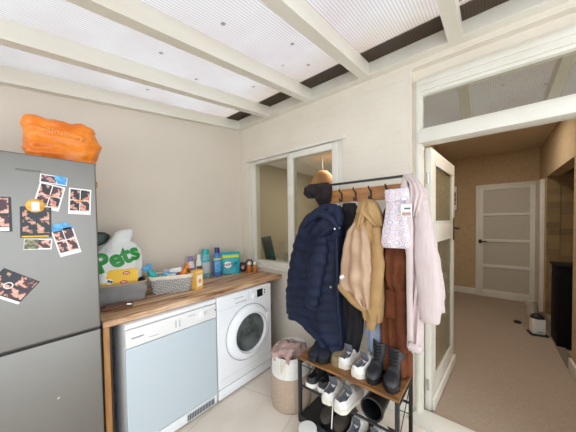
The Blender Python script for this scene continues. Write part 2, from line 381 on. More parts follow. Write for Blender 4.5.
def weave_mat(name, ca, cb, sx, sz):
    m = bpy.data.materials.new(name); m.use_nodes = True; nt = m.node_tree; b = nt.nodes['Principled BSDF']; b.inputs['Roughness'].default_value = .8
    tc = nt.nodes.new('ShaderNodeTexCoord'); br = nt.nodes.new('ShaderNodeTexBrick')
    br.inputs['Scale'].default_value = 1; br.inputs['Brick Width'].default_value = sx; br.inputs['Row Height'].default_value = sz; br.inputs['Mortar Size'].default_value = .0028
    br.inputs['Mortar Smooth'].default_value = .6
    br.inputs['Color1'].default_value = lin(ca); br.inputs['Color2'].default_value = lin(cb); br.inputs['Mortar'].default_value = lin((122,120,116))
    s = nt.nodes.new('ShaderNodeSeparateXYZ'); c = nt.nodes.new('ShaderNodeCombineXYZ'); a = nt.nodes.new('ShaderNodeMath'); a.operation = 'ADD'
    nt.links.new(tc.outputs['Object'], s.inputs[0]); nt.links.new(s.outputs[0], a.inputs[0]); nt.links.new(s.outputs[1], a.inputs[1]); nt.links.new(a.outputs[0], c.inputs[0]); nt.links.new(s.outputs[2], c.inputs[1])
    nt.links.new(c.outputs[0], br.inputs['Vector']); nt.links.new(br.outputs['Color'], b.inputs['Base Color'])
    bp = nt.nodes.new('ShaderNodeBump'); bp.inputs['Strength'].default_value = .55; bp.inputs['Distance'].default_value = .005; bp.invert = True
    nt.links.new(br.outputs['Fac'], bp.inputs['Height']); nt.links.new(bp.outputs[0], b.inputs['Normal']); return m
M['wicker'] = weave_mat('grey_wicker', (204,202,198), (182,180,176), .03, .013)
M['stone'] = weave_mat('rough_stonework', (150,124,84), (118,96,62), .26, .1)

def pattern_mat():
    m = bpy.data.materials.new('pink_lilac_print'); m.use_nodes = True; nt = m.node_tree; b = nt.nodes['Principled BSDF']; b.inputs['Roughness'].default_value = .8
    tc = nt.nodes.new('ShaderNodeTexCoord'); mp = nt.nodes.new('ShaderNodeMapping'); mp.inputs['Scale'].default_value = (1,0.0,1.35); mp.inputs['Rotation'].default_value = (0,R(30),0)
    v = nt.nodes.new('ShaderNodeTexVoronoi'); v.inputs['Scale'].default_value = 19; v.inputs['Randomness'].default_value = .25
    r = nt.nodes.new('ShaderNodeValToRGB'); r.color_ramp.interpolation = 'CONSTANT'; e = r.color_ramp.elements
    e[0].position, e[0].color = 0, lin((226,192,190)); e[1].position, e[1].color = .62, lin((228,224,226))
    k = e.new(.22); k.color = lin((226,220,224)); k = e.new(.34); k.color = lin((190,182,204)); k = e.new(.46); k.color = lin((228,224,226)); k = e.new(.54); k.color = lin((222,200,202))
    nt.links.new(tc.outputs['Object'], mp.inputs[0]); nt.links.new(mp.outputs[0], v.inputs['Vector']); nt.links.new(v.outputs['Distance'], r.inputs[0]); nt.links.new(r.outputs[0], b.inputs['Base Color'])
    return m
M['pattern'] = pattern_mat()

# ------------------------------------------------------------------ setting
EXT = 3.3
struct(MB().box(-.3, 4.2, -3.6, .0, -.1, 0).build('floor', M['tile'], smooth=False), 'beige stone tile floor of the lean-to', 'floor')
struct(MB().box(-1.2, 4.6, .0, 4.2, -.1, .004).build('floor_hall', M['carpet'], smooth=False), 'beige carpet floor of the hall beyond the open doorway', 'floor')
struct(MB().box(-.12, 0, -3.4, .0, 0, 2.62).build('wall_left', M['wall_grey'], smooth=False), 'beige-grey wall behind the fridge and worktop', 'wall')
struct(MB().box(-.12, 4.2, -3.5, -3.38, 0, .9).build('wall_light_block', M['wall_white'], smooth=False), 'unseen low wall added to cut light from the open side', 'wall')  # unseen parapet, added to even out the light across the machines
f = MB()
X0, X1, ZB, ZT = .151, 1.388, .955, 2.169
DX0, DX1, DZ = 1.935, 2.93, 2.53
f.box(-.12, X0, 0, .16, 0, 3.2); f.box(X0, X1, 0, .16, 0, ZB); f.box(X0, X1, 0, .16, ZT, 3.2); f.box(X1, DX0, 0, .16, 0, 3.2)
f.box(DX0, DX1, 0, .16, DZ, 3.2); f.box(DX1, 4.3, 0, .16, 0, 3.2)
struct(f.build('wall_back', M['wall_white'], smooth=False), 'white painted wall holding the window and the open doorway', 'wall')
f = MB(); f.box(1.62, 1.70, .16, 3.85, 0, 2.65)
struct(f.build('wall_hall_left', M['tan_wall'], smooth=False), 'tan hall wall behind the open glazed door', 'wall')
struct(MB().box(-1.2, 4.6, 3.85, 4.0, 0, 2.66).build('wall_hall_back', M['tan_wall'], smooth=False), 'tan papered wall at the end of the hall', 'wall')
f = MB(); f.box(3.05, 3.2, 3.3, 3.85, 0, 2.65); f.box(2.995, 3.2, .16, 1.5, 0, 2.65); f.box(3.05, 3.2, 1.52, 3.3, 2.08, 2.65)
struct(f.build('wall_hall_right', M['tan_wall'], smooth=False), 'tan hall wall with the stone recess in it', 'wall')
f = MB(); f.box(3.5, 3.62, 1.3, 3.5, 0, 2.3); f.box(3.2, 3.5, 3.3, 3.42, 0, 2.2); f.box(3.2, 3.5, 1.4, 1.52, 0, 2.2); f.box(3.2, 3.5, 1.52, 3.3, 2.2, 2.3)
f.box(3.06, 3.2, 3.285, 3.3, 0, 2.08); f.box(3.04, 3.2, 1.5, 1.535, 1.3, 2.08)
struct(f.build('wall_fireplace', M['stone'], smooth=False), 'rough brown stonework inside the hall recess', 'wall')
struct(MB().box(-1.2, 4.6, .16, 4.0, 2.65, 2.75).build('ceiling_hall', M['ceil'], smooth=False), 'plain ceiling of the hall', 'ceiling')
# kitchen behind the window, brightened by the added fill light under its ceiling
struct(MB().box(-.72, -.6, .16, 2.9, 0, 2.65).build('wall_kitchen_left', mat('olive_paint', (172,160,138), .9), smooth=False), 'olive-beige side wall seen through the left window pane', 'wall')
struct(MB().box(-1.0, 1.62, 2.9, 3.0, 0, 2.65).build('wall_kitchen_back', M['kit_wall'], smooth=False), 'beige wall seen through the window', 'wall')
struct(MB().box(-.9, 1.62, .16, 2.9, 2.44, 2.64).build('ceiling_kitchen', M['kit_ceil'], smooth=False), 'white ceiling seen through the window', 'ceiling')

# baseboards
struct(MB().box(.72, 1.93, -.016, 0, 0, .12, .004).build('baseboard_back', M['white_wood']), 'white skirting board behind the shoe rack', 'baseboard')
struct(MB().box(1.7, 2.19, 3.832, 3.85, .004, .125, .004).build('baseboard_hall', M['white_wood']), 'white skirting board on the far hall wall', 'baseboard')
struct(MB().box(2.975, 2.995, .16, 1.5, .004, .125, .004).build('baseboard_hall_right', M['white_wood']), 'white skirting board on the near right hall wall', 'baseboard')
struct(MB().box(3.0, 3.05, 3.36, 3.83, .004, 2.06, .006).build('trim_1', M['white_wood']), 'white upright board right of the far hall door', 'trim')

# roof: wall plate, rafters, fluted sheets, flashing
SL = .13
def zb(y): return 2.565+SL*y
struct(MB().box(0, 3.9, -.07, 0, 2.569, 2.66, .004).build('trim_2', M['rafter'], smooth=False), 'white wall plate carrying the rafter ends', 'trim')
rx = [(0,.06,'against the left wall'), (.525,.59,'second from the left wall'), (1.045,1.112,'third from the left wall'), (1.585,1.654,'fourth from the left wall'), (2.168,2.238,'fifth from the left wall, over the doorway'), (2.75,2.82,'')]
for i, (a, b, s) in enumerate(rx):
    f = MB(); y1 = -.07; y0 = -EXT
    f.prism([(y0, zb(y0)), (y1, zb(y1)), (y1, zb(y1)+.1), (y0, zb(y0)+.1)], a, b, Matrix(((0,0,1,0),(1,0,0,0),(0,1,0,0),(0,0,0,1))))
    struct(f.build('roof_rafter', M['rafter'], smooth=False), 'white sloping roof rafter '+(s or 'over the right side'), 'rafter')
edges = [0, .56, 1.08, 1.62, 2.2, 2.785, 3.9]
for i, (a, b) in enumerate(zip(edges, edges[1:])):
    f = MB(); bm = f.bm; v = [bm.verts.new(p) for p in ((a, -EXT, zb(-EXT)+.104), (b, -EXT, zb(-EXT)+.104), (b, -.0, zb(0)+.104), (a, -.0, zb(0)+.104))]; bm.faces.new(v)
    struct(f.build('roof_sheet', M['roof'], smooth=False), 'translucent fluted roof sheet, '+['first bay from the left wall','second bay from the left wall','third bay from the left wall','fourth bay from the left wall','bay above the doorway','bay right of the doorway'][i], 'roof sheet')
f = MB(); f.box(0, 3.9, -.235, 0, 0, .012, mtx=Matrix.Translation((0,0,2.565+.108)) @ Matrix(((1,0,0,0),(0,1,0,0),(0,SL,1,0),(0,0,0,1))))
struct(f.build('roof_flashing', mat('lead_flashing', (62,56,48), .8), smooth=False), 'dark flashing strip over the sheets along the house wall', 'flashing')

# window_1
wf = struct(empty('window_1', None, None, (0,0,0)), 'white framed two-part window looking into the next room', 'window')
def rect_frame(x0, x1, z0, z1, t, y0, y1, bev=.004, tb=None, tt=None):
    f = MB(); tb = tb or t; tt = tt or t
    f.box(x0, x0+t, y0, y1, z0, z1, bev); f.box(x1-t, x1, y0, y1, z0, z1, bev)
    f.box(x0+t, x1-t, y0, y1, z0, z0+tb, bev); f.box(x0+t, x1-t, y0, y1, z1-tt, z1, bev); return f
rect_frame(X0, X1, ZB, ZT, .065, .012, .11, tb=.055, tt=.04).build('window_frame', M['white_wood'], wf)
MB().box(.735, .80, .02, .1, ZB+.055, ZT-.04, .004).build('mullion', M['white_wood'], wf)
rect_frame(.775, 1.345, ZB+.03, ZT-.02, .058, -.012, .03, .006).build('sash', M['white_wood'], wf)
MB().box(.216, .74, .05, .056, ZB+.05, ZT-.035).build('pane', M['pane'], wf, False)
MB().box(.83, 1.29, .008, .014, ZB+.085, ZT-.07).build('pane', M['pane'], wf, False)
MB().box(X0-.02, X1+.03, -.03, .012, ZT-.012, ZT+.014, .005).build('head_drip', M['white_wood'], wf)
f = MB(); f.box(.79, .806, -.03, -.012, 1.72, 1.82, .004); f.box(.792, .804, -.045, -.03, 1.70, 1.77, .004); f.build('window_catch', M['white_wood'], wf)
MB().box(X0-.01, X1+.01, -.025, .012, ZB-.022, ZB+.004, .005).build('sill', M['white_wood'], wf)

# doorway: lining, transom light, threshold
f = MB()
f.box(1.96, 1.985, .03, .14, 0, 2.44, .006); f.box(1.965, 1.998, .05, .12, 0, 2.37, .004)
f.box(2.86, 2.93, .03, .14, 0, 2.43, .004)
f.box(1.975, 2.86, .03, .14, 2.365, 2.43, .004); f.box(1.962, 2.93, .018, .05, 2.405, 2.445, .008); f.box(1.99, 2.86, .045, .12, 2.345, 2.37, .004)
f.box(1.975, 2.86, .015, .14, 2.0, 2.085, .008); f.box(1.99, 2.86, .04, .12, 2.08, 2.105, .004)
struct(MB().box(1.935, 2.93, .05, .16, 2.43, 2.53).build('wall_lintel', M['wall_white'], smooth=False), 'recessed plaster band above the doorway frame', 'wall')
struct(MB().box(1.935, 1.962, .05, .16, 0, 2.43).build('wall_reveal', M['wall_white'], smooth=False), 'recessed plaster strip left of the doorway frame', 'wall')
struct(f.build('trim_4', M['white_wood']), 'white door lining and transom bar of the doorway', 'trim')
w2 = struct(empty('window_2', None, None, (0,0,0)), 'long fixed glass light above the open doorway', 'window')
MB().box(1.992, 2.865, .08, .085, 2.1, 2.35).build('pane', M['pane_transom'], w2, False)
f = MB(); f.box(1.94, 2.95, -.05, .1, .0, .03, .004)
struct(f.build('threshold', M['white_wood']), 'white threshold strip under the open doorway', 'threshold')

# door_1: the glazed leaf standing open into the hall
d1 = struct(empty('door_1', None, None, (2.0, .13, .012), R(90-4.3)), 'white two-pane glazed door standing open into the hall', 'door')
LW, LH, LT = .86, 1.975, .042
f = MB(); st = .1
f.box(0, st, -LT, 0, 0, LH, .004); f.box(LW-st, LW, -LT, 0, 0, LH, .004)
f.box(st, LW-st, -LT, 0, 0, .2, .004); f.box(st, LW-st, -LT, 0, LH-.1, LH, .004); f.box(st, LW-st, -LT, 0, 1.28, 1.42, .004)
for z0, z1 in ((.2,1.28), (1.42, LH-.1)):
    for s in (-LT-.004, -.006):
        f.box(st, st+.014, s, s+.01, z0, z1, .002); f.box(LW-st-.014, LW-st, s, s+.01, z0, z1, .002); f.box(st, LW-st, s, s+.01, z0, z0+.014, .002); f.box(st, LW-st, s, s+.01, z1-.014, z1, .002)
f.build('door_frame', M['white_wood'], d1)
MB().box(.02, LW-.01, -LT-.02, -LT, .0, .09, .008).build('weather_bar', M['white_wood'], d1)
MB().box(st, LW-st, -.024, -.018, .2, 1.28).build('pane', M['obscure'], d1, False)
MB().box(st, LW-st, -.024, -.018, 1.42, LH-.1).build('pane', M['obscure'], d1, False)
f = MB(); f.box(LW-.07, LW-.035, -LT-.006, -LT, 1.24, 1.46, .003); f.tube([(LW-.052,-LT,1.36), (LW-.052,-LT-.05,1.36)], .009); f.tube([(LW-.052,-LT-.05,1.36), (LW-.16,-LT-.05,1.355)], .009)
f.tube([(LW-.052,0,1.36), (LW-.052,.05,1.36)], .009); f.tube([(LW-.052,.05,1.36), (LW-.16,.05,1.355)], .009)
tag(f.build('door_handle', M['black_metal'], d1), 'black lever handle')
f = MB()
for z in (.2, 1.75): f.tube([(-.004,-LT*.5,z-.04), (-.004,-LT*.5,z+.04)], .008)
f.build('hinge', M['chrome'], d1)

# door_2: four-light glazed door at the far end of the hall
d2 = struct(empty('door_2', None, None, (2.19, 3.85, .004)), 'white door with four frosted panes at the end of the hall', 'door')
f = MB(); WD = .86
f.box(0, .03, -.05, 0, 0, 2.09, .004); f.box(WD-.03, WD, -.05, 0, 0, 2.09, .004); f.box(.03, WD-.03, -.05, 0, 2.05, 2.09, .004)
f.build('door_casing', M['white_wood'], d2)
f = MB()
f.box(.03, .115, -.04, -.005, .0, 2.05, .003); f.box(.745, WD-.03, -.04, -.005, .0, 2.05, .003)
zs = [(.13,.55), (.61,1.03), (1.08,1.51), (1.555,1.985)]
lo = 0
for z0, z1 in zs + [(2.05, 2.05)]:
    f.box(.115, .745, -.04, -.005, lo, z0, .003); lo = z1
f.build('door_frame', M['white_wood'], d2)
for z0, z1 in zs: MB().box(.115, .745, -.024, -.018, z0, z1).build('pane', M['far_glass'], d2, False)
f = MB(); f.box(.045, .095, -.046, -.04, 1.0, 1.07, .004); f.tube([(.07,-.04,1.035), (.07,-.085,1.035), (.075,-.088,1.035), (.17,-.088,1.035)], .011)
tag(f.build('door_handle', M['black_metal'], d2), 'black lever handle')

# ------------------------------------------------------------------ fridge
FX, FY0, FY1, FH, FS = .69, -2.12, -1.524, 1.786, .88
fr = empty('fridge_freezer', 'tall silver fridge freezer covered in photos, left of the worktop', 'fridge', ((.06+FX)/2, (FY0+FY1)/2, 0))
def part(mb, name, m, root, **k):
    o = mb.build(name, m, root, **k); b = root.parent or root; o.data.transform(Matrix.Translation(-b.location)); return o
def ptext(root, name, s, size, mtx, m, **k):
    o = text(name, s, size, mtx, m, root, **k); o.data.transform(Matrix.Translation(-root.location)); return o
part(MB().box(.06, FX-.06, FY0, FY1, .02, FH-.004, .006), 'body', M['steel'], fr)
part(MB().box(FX-.055, FX, FY0, FY1, FS+.006, FH, .008, 3), 'door', M['steel'], fr)
part(MB().box(FX-.055, FX, FY0, FY1, .06, FS-.006, .008, 3), 'door', M['steel'], fr)
part(MB().box(FX-.055, FX-.02, FY0+.004, FY1-.004, FS-.006, FS+.006), 'gasket', M['steel_dark'], fr)
part(MB().box(.1, FX-.09, FY0+.02, FY1-.02, .0, .06), 'plinth', M['black_plastic'], fr)
part(MB().box(FX-.05, FX-.018, FY1, FY1+.008, 1.655, 1.69, .003), 'hinge', M['brass'], fr)
ptext(fr, 'lettering', 'FRIDGEMASTER', .012, onX(FX+.0004, -1.77, 1.709), M['black_plastic'], sx=.95, ext=.0004)
part(MB().tube([(FX-.002,-1.70,.585), (FX+.003,-1.70,.585)], .006), 'badge', M['chrome'], fr)

def card(name, label, cx, cz, w, h, rot, pics, base='photo_paper', extra=None, group='photos stuck on the fridge door', lift=0):
    """a thin photo on the fridge door; pics: (x0,x1,y0,y1,material) in card fractions"""
    e = empty(name, label, 'photo', (FX+.0008+lift, cy_(cx), cz), 0, group)
    c, s = math.cos(R(rot)), math.sin(R(rot))
    m0 = frame_m((0,0,0), (0,c,s), (0,-s,c), (1,0,0))
    f = MB(); f.box(-w/2, w/2, -h/2, h/2, 0, .001, mtx=m0); f.build('paper', M[base], e, False)
    for i_, (a, b, c_, d_, mk) in enumerate(pics):
        f = MB(); f.box((a-.5)*w, (b-.5)*w, (c_-.5)*h, (d_-.5)*h, .001, .0014+.0002*min(i_,1), mtx=m0); f.build('picture', M[mk], e, False)
    if extra: extra(e, m0, w, h)
    return e
def cy_(v): return v
G4 = [(.07,.48,.56,.95,'ph1'), (.52,.93,.56,.95,'ph1'), (.07,.48,.14,.53,'ph1'), (.52,.93,.14,.53,'ph1')]
def g4(a, b): return [(x0,x1,y0,y1,(a if (i in (0,3)) else b)) for i, (x0,x1,y0,y1,_) in enumerate(G4)]
def rainbow(e, m0, w, h):
    for i, k in enumerate(('red','yellow','blue')):
        f = MB(); f.box(-.16*w, .16*w, (.02+.03*(1-i))*h, (.05+.03*(1-i))*h, .0016, .002, mtx=m0); f.build('badge', M[k], e, False)
card('photo_strip', 'landscape photo at the top of the fridge cluster with purple tones', -1.688, 1.675, .095, .042, -6, [(.05,.6,.1,.9,'ph3'), (.62,.97,.1,.9,'sky_blue')], lift=.002)
f = MB().box(-.02,.02,-.012,.012,0,.006,.002,mtx=frame_m((0,0,0),(0,1,-.1),(0,.1,1),(1,0,0)))
o = f.build('fridge_magnet', M['sky_blue']); o.location = (FX+.0035,-1.665,1.684); tag(o, 'bright blue fridge magnet holding the purple-toned landscape photo', 'magnet', 'magnets on the fridge door')
card('photo_strip', 'tilted four-picture photo under the blue magnet', -1.705, 1.59, .09, .125, -13, g4('ph1','ph5'), extra=rainbow)
card('photo_strip', 'upright four-picture photo nearest the right edge of the fridge', -1.594, 1.574, .088, .135, -3, g4('ph1','ph1'), extra=rainbow, lift=.0002)
card('photo_strip', 'four-picture photo with a blue top edge, lower right of the cluster', -1.651, 1.37, .082, .145, 13, g4('ph5','ph5')+[(.0,1,.9,1.02,'sky_blue')])
f = MB().box(-.028,.022,-.014,.014,0,.006,.002,mtx=frame_m((0,0,0),(0,.97,.25),(0,-.25,.97),(1,0,0)))
o = f.build('fridge_magnet', M['sky_blue']); o.location = (FX+.0025,-1.668,1.448); tag(o, 'blue and white fridge magnet at the lower right photo', 'magnet', 'magnets on the fridge door')
card('photo_strip', 'dark teal four-picture photo below the round magnet', -1.752, 1.467, .1, .145, -1, [(.0,1,.0,1,'black_gl')]+[(a,b,c,d,'ph2') for a,b,c,d,_ in G4]+[(.04,.9,.02,.06,'yellow')], lift=.0026)
card('photo_strip', 'small landscape photo with a green half, under the teal photo', -1.748, 1.362, .092, .052, -4, [(.02,.5,.06,.94,'ph4'), (.5,.94,.14,.9,'ph5')], lift=.0004)
f = MB(); f.lathe([(.0,0), (.03,0), (.032,.003), (.028,.006), (0,.007)], 20, mtx=frame_m((0,0,0),(0,1,0),(0,0,1),(1,0,0))); 
o = f.build('fridge_magnet', M['gold']); o.location = (FX+.0046,-1.753,1.545); tag(o, 'round gold and white fridge magnet above the teal photo', 'magnet', 'magnets on the fridge door')
f = MB(); f.box(-.013,.013,-.024,.018,.0068,.009,.004,mtx=frame_m((0,0,0),(0,1,0),(0,0,1),(1,0,0))); f.build('figure', M['white_print'], o)
card('photo_strip', 'pink-toned photo strip cut by the left edge of the picture', -1.868, 1.503, .085, .155, 0, [(.0,1,.0,1,'black_gl'), (.1,.9,.53,.97,'ph5'), (.1,.9,.15,.46,'ph5'), (.4,.9,.02,.13,'photo_paper')])
def ring(e, m0, w, h):
    f = MB(); f.lathe([(.011,.0012), (.015,.0012), (.015,.002), (.011,.002)], 20, mtx=m0 @ Matrix.Translation((-.01,.0,0))); f.build('badge', M['white_print'], e)
card('photo_strip', 'large dark photo tilted steeply, lowest on the fridge door', -1.836, 1.178, .135, .115, -38, [(.0,1,.1,1,'black_gl')]+[(.04,.48,.56,.96,'ph2'), (.52,.96,.56,.96,'ph5'), (.04,.48,.14,.52,'ph5'), (.52,.96,.14,.52,'ph5')], extra=ring)

# orange carrier bag on the fridge
ob = empty('carrier_bag', 'crumpled orange carrier bag lying on top of the fridge', 'bag', (.42, -1.622, FH))
rings = []
rows = [(.0,.155,.11), (.02,.162,.12), (.08,.168,.125), (.16,.172,.12), (.23,.165,.10), (.275,.155,.075), (.292,.145,.05), (.296,.13,.035)]
for k, (z, a, b) in enumerate(rows):
    pass
NZ = 34
def obag(z):
    rws = [(.296,.142,.05), (.290,.150,.075), (.26,.154,.10), (.17,.155,.115), (.08,.152,.12), (.02,.148,.118), (.0,.14,.11)]
    return interp(rws, z)
for i in range(NZ+1):
    z = .296*i/NZ; a, b = obag(z); a *= .955; r = []
    for k in range(72):
        t = 2*PI*k/72; c, s = math.cos(t), math.sin(t)
        x = b*math.copysign(abs(c)**.55, c); y = a*math.copysign(abs(s)**.55, s)
        p = Vector((x, y, z)); n_ = Vector((c, s, 0))
        dd = .012*fbm((x+y*.6, y*.4, z*2.2), 11)+.013*abs(fbm((x*1.5+3, y*.8-z*1.6, z*1.5+y*1.6), 15)) +.006*abs(fbm((x+9, y*2+z, z*2-y), 30)) - .004*abs(math.sin(9*(z*4+y*3+fbm((x,y,z),6))))
        bump_ = .03*math.exp(-((y-.15)**2+(z-.17)**2)/.0016) if y > 0 else 0
        amt = min(1, z/.03+.15)
        q = p + n_*dd*amt + Vector((0,1,0))*bump_*.8
        if i == NZ or z > .26: q.z += .02*fbm((y*2, x, 1), 9)*(z-.2)/.09
        r.append(q)
    rings.append(r)
rings = [[Vector((p.x, p.y, p.z*.87)) for p in r] for r in rings]
MB().loft(rings).build('bag', M['orange'], ob, ang=180)
text('lettering', "Sainsbury's", .045, frame_m((.3, .005, .17), (0,.985,-.12), (0,.12,.985), (1,0,0)), M['orange_pale'], ob, cling=ob.children[0])

# ------------------------------------------------------------------ worktop and machines
CT, CTH, CY0, CY1, CX = .893, .036, -1.512, -.07, .665
wt = empty('worktop', 'rustic wood-effect worktop over the two white machines', 'worktop', (.33, -.79, CT))
part(MB().box(.002, CX, CY0, -.004, CT-CTH, CT, .007, 3), 'top', M['top'], wt)
part(MB().box(.60, .648, CY0+.004, CY0+.034, 0, CT-CTH, .003), 'leg', M['pine'], wt)
part(MB().box(.02, .66, -.19, -.165, 0, CT-CTH, .002), 'end_panel', M['terracotta_panel'], wt)
part(MB().box(.02, .62, CY0+.036, CY0+.05, 0.0, CT-CTH), 'side_panel', mat('painted_gap_shade', (70,60,54), .9), wt)  # dark board paints in the shade of the gap beside the dryer

AX, AH = .692, .85
dr = empty('tumble_dryer', 'white tumble dryer with a vent grille, left under the worktop', 'tumble dryer', (.4, -1.115, 0))
Y0, Y1 = -1.415, -.812
part(MB().box(.09, AX-.02, Y0, Y1, .015, AH, .008), 'cabinet', M['white_app'], dr)
part(MB().box(AX-.02, AX, Y0, Y1, .09, .70, .008, 3), 'front_panel', M['ice'], dr)
part(MB().box(AX-.02, AX-.004, Y0+.004, Y1-.004, .015, .084, .005), 'plinth', M['white_app'], dr)
cpan = part(MB().box(AX-.02, AX+.006, Y0, Y1, .705, .815, .01, 3), 'control_panel', M['white_app2'], dr)
part(MB().box(AX-.02, AX+.002, Y0, Y1, .82, AH, .008, 3), 'top_edge', M['white_app'], dr)
kn = part(MB().lathe([(0,0), (.03,0), (.03,.006), (.024,.01), (.021,.024), (.0,.026)], 28, mtx=onX(AX+.006, -.925, .762)), 'knob', M['white_app2'], dr)
part(MB().box(AX+.03, AX+.034, -.927, -.923, .765, .783), 'pointer', M['grey_print'], kn)
for i in range(4): part(MB().box(AX+.006, AX+.010, -.895+i*.018, -.888+i*.018, .782, .789, .002), 'button', M['pale_print'], dr)
for i in range(2): part(MB().box(AX+.006, AX+.0075, -1.13+i*.026, -1.12+i*.026, .735, .785, .002), 'indicator', M['pale_print'], dr)
part(MB().box(AX+.006, AX+.0068, -1.385, -1.32, .757, .765), 'maker_mark', M['grey_print'], dr)
part(MB().box(AX+.006, AX+.0068, -1.29, -1.235, .732, .738), 'model_mark', M['pale_print'], dr)
part(MB().box(AX+.006, AX+.0068, -1.04, -.985, .782, .788), 'program_mark', M['pale_print'], dr)
vg = part(MB().box(AX-.006, AX+.001, -1.06, -.84, .025, .075, .003), 'vent_grille', M['pale_print'], dr)
f = MB()
for i in range(17): f.box(AX, AX+.0025, -1.053+i*.0125, -1.046+i*.0125, .03, .07, .001)
part(f, 'vent_slots', M['black_plastic'], vg); 
part(MB().tube([(AX-.002,Y1-.012,.77), (AX+.009,Y1-.012,.77)], .006), 'screw_cap', M['brass'], dr)

wm = empty('washing_machine', 'white front-loading washing machine, right under the worktop', 'washing machine', (.4, -.50, 0))
Y0, Y1 = -.803, -.203; yc = -.485; zc = .475
part(MB().box(.1, AX-.02, Y0, Y1, .015, AH, .008), 'cabinet', M['white_app'], wm)
part(MB().box(AX-.02, AX+.002, Y0, Y1, .10, AH, .01, 3), 'front_panel', M['white_app'], wm)
part(MB().box(AX-.02, AX-.002, Y0+.003, Y1-.003, .015, .094, .006), 'plinth', M['white_app'], wm)
dm = onX(AX+.002, yc, zc)
door = part(MB().lathe([(.17,0), (.232,0), (.236,.010), (.228,.026), (.205,.04), (.175,.044), (.165,.036), (.163,.012), (.165,0)], 64, mtx=dm), 'door', M['white_app'], wm)
part(MB().lathe([(0,.022), (.06,.025), (.12,.022), (.15,.018), (.168,.016), (.168,.006), (0,.006)], 48, mtx=dm), 'door_glass', M['drum'], door)
part(MB().box(AX+.03, AX+.048, yc+.172, yc+.222, zc+.05, zc+.13, .008, 3), 'door_handle', M['white_app2'], door)
f = MB(); f.lathe([(.165,.030), (.174,.046), (.178,.045), (.168,.028)], 64, mtx=dm); part(f, 'door_rim', M['pale_print'], door)
f = MB(); f.lathe([(.240,0), (.246,0), (.246,.001), (.240,.001)], 64, mtx=dm); part(f, 'door_gap', M['grey_print'], wm)
part(MB().lathe([(0,0), (.026,0), (.026,.008), (.021,.016), (0,.018)], 28, mtx=onX(AX+.002, -.42, .775)), 'knob', M['white_app2'], wm)
dp = part(MB().box(AX+.002, AX+.005, -.385, -.315, .755, .825, .002), 'display', M['black_gl'], wm)
for z in (.78, .805): part(MB().tube([(AX+.002,-.29,z), (AX+.006,-.29,z)], .007), 'button', M['black_plastic'], wm)
f = MB(); f.box(AX+.0005, AX+.0025, -.795, -.485, .742, .744); f.box(AX+.0005, AX+.0025, -.487, -.485, .742, .84); part(f, 'drawer_line', M['pale_print'], wm)
part(MB().box(AX+.002, AX+.0028, -.64, -.54, .80, .808), 'maker_mark', M['pale_print'], wm)
part(MB().box(AX+.002, AX+.006, -.63, -.51, .758, .770, .003), 'drawer_grip', M['pale_print'], wm)
part(MB().box(AX+.001, AX+.0022, Y0+.02, Y1-.02, .17, .172), 'panel_seam', M['pale_print'], wm)

# ------------------------------------------------------------------ things on the worktop
def rrect(a, b, n=40, e=.35):
    r = []
    for k in range(n):
        t = 2*PI*k/n; c, s = math.cos(t), math.sin(t); r.append((a*math.copysign(abs(c)**e, c), b*math.copysign(abs(s)**e, s)))
    return r
# grey felt basket
gb = empty('storage_basket', 'grey felt storage basket beside the fridge, full of pet things', 'basket', (.225, -1.335, CT), R(-14))
rings = []
for i in range(13):
    t = i/12; z = .135*t; k = 1-.05*(1-t)
    rr = []
    for (x, y) in rrect(.135*k, .19*k, 56):
        q = Vector((x, y, z)); q += Vector((x, y, 0)).normalized()*(.008*fbm((x+2, y, z*2), 14)+.006*math.sin(z*60+y*20)*(.3 if t > .9 or t < .1 else 1)); q.z += .006*fbm((x,y,4), 8)*t
        rr.append(q)
    rings.append(rr)
inner = [[Vector((p.x*.95, p.y*.95, p.z)) for p in r] for r in rings[::-1]]; inner = inner[:-2]
MB().loft(rings+inner).build('felt_body', M['grey_fab'], gb, ang=180)
edge = [p*1 for p in rings[-1]]; MB().tube(edge+[edge[0]], .006, 8).build('rim', M['tan_edge'], gb)
# white pet-shop bag
pb = empty('carrier_bag', 'white plastic carrier bag with green lettering in the grey basket', 'bag', (.2, -1.325, CT+.02))
def blob(rows, n=60, e=.6, amp=.014, sc=9, nz=40, seed=0):
    z0, z1 = rows[-1][0], rows[0][0]; out = []
    for i in range(nz+1):
        z = z0+(z1-z0)*i/nz; cx, cy, a, b = interp(rows, z); r = []
        for k in range(n):
            t = 2*PI*k/n; c, s = math.cos(t), math.sin(t)
            x = cx+a*math.copysign(abs(c)**e, c); y = cy+b*math.copysign(abs(s)**e, s)
            dd = amp*fbm((x+seed, y, z), sc)+amp*.5*abs(fbm((x*1.3+seed, y+z, z), sc*2.3))
            r.append(Vector((x+c*dd, y+s*dd, z+amp*.6*fbm((x, y, seed+z), sc))))
        out.append(r)
    return out
MB().loft(blob([(.50,0,.055,.012,.03), (.475,0,.045,.03,.06), (.44,0,.035,.035,.065), (.405,.0,.015,.04,.075), (.38,.0,.0,.06,.105), (.33,0,.0,.095,.15), (.2,0,0,.105,.158), (.1,0,0,.10,.145), (.0,0,0,.095,.135)], amp=.022, sc=11)).build('bag', M['white_plas'], pb, ang=180)
text('lettering', 'Pets', .175, frame_m((.3, -.012, .295), (0,.95,.30), (0,-.30,.95), (1,0,0)), M['green'], pb, ext=.002, bold=.007, sx=.92, cling=pb.children[0])
o = MB().loft(blob([(.10,0,0,.02,.03), (.08,0,0,.04,.06), (.0,0,0,.045,.06)], seed=4, nz=16)).build('waste_bag_roll', M['dk_green'], ang=180); o.location = (.10, -1.40, CT+.40); tag(o, 'dark green plastic bag poking up behind the white carrier bag', 'bag')
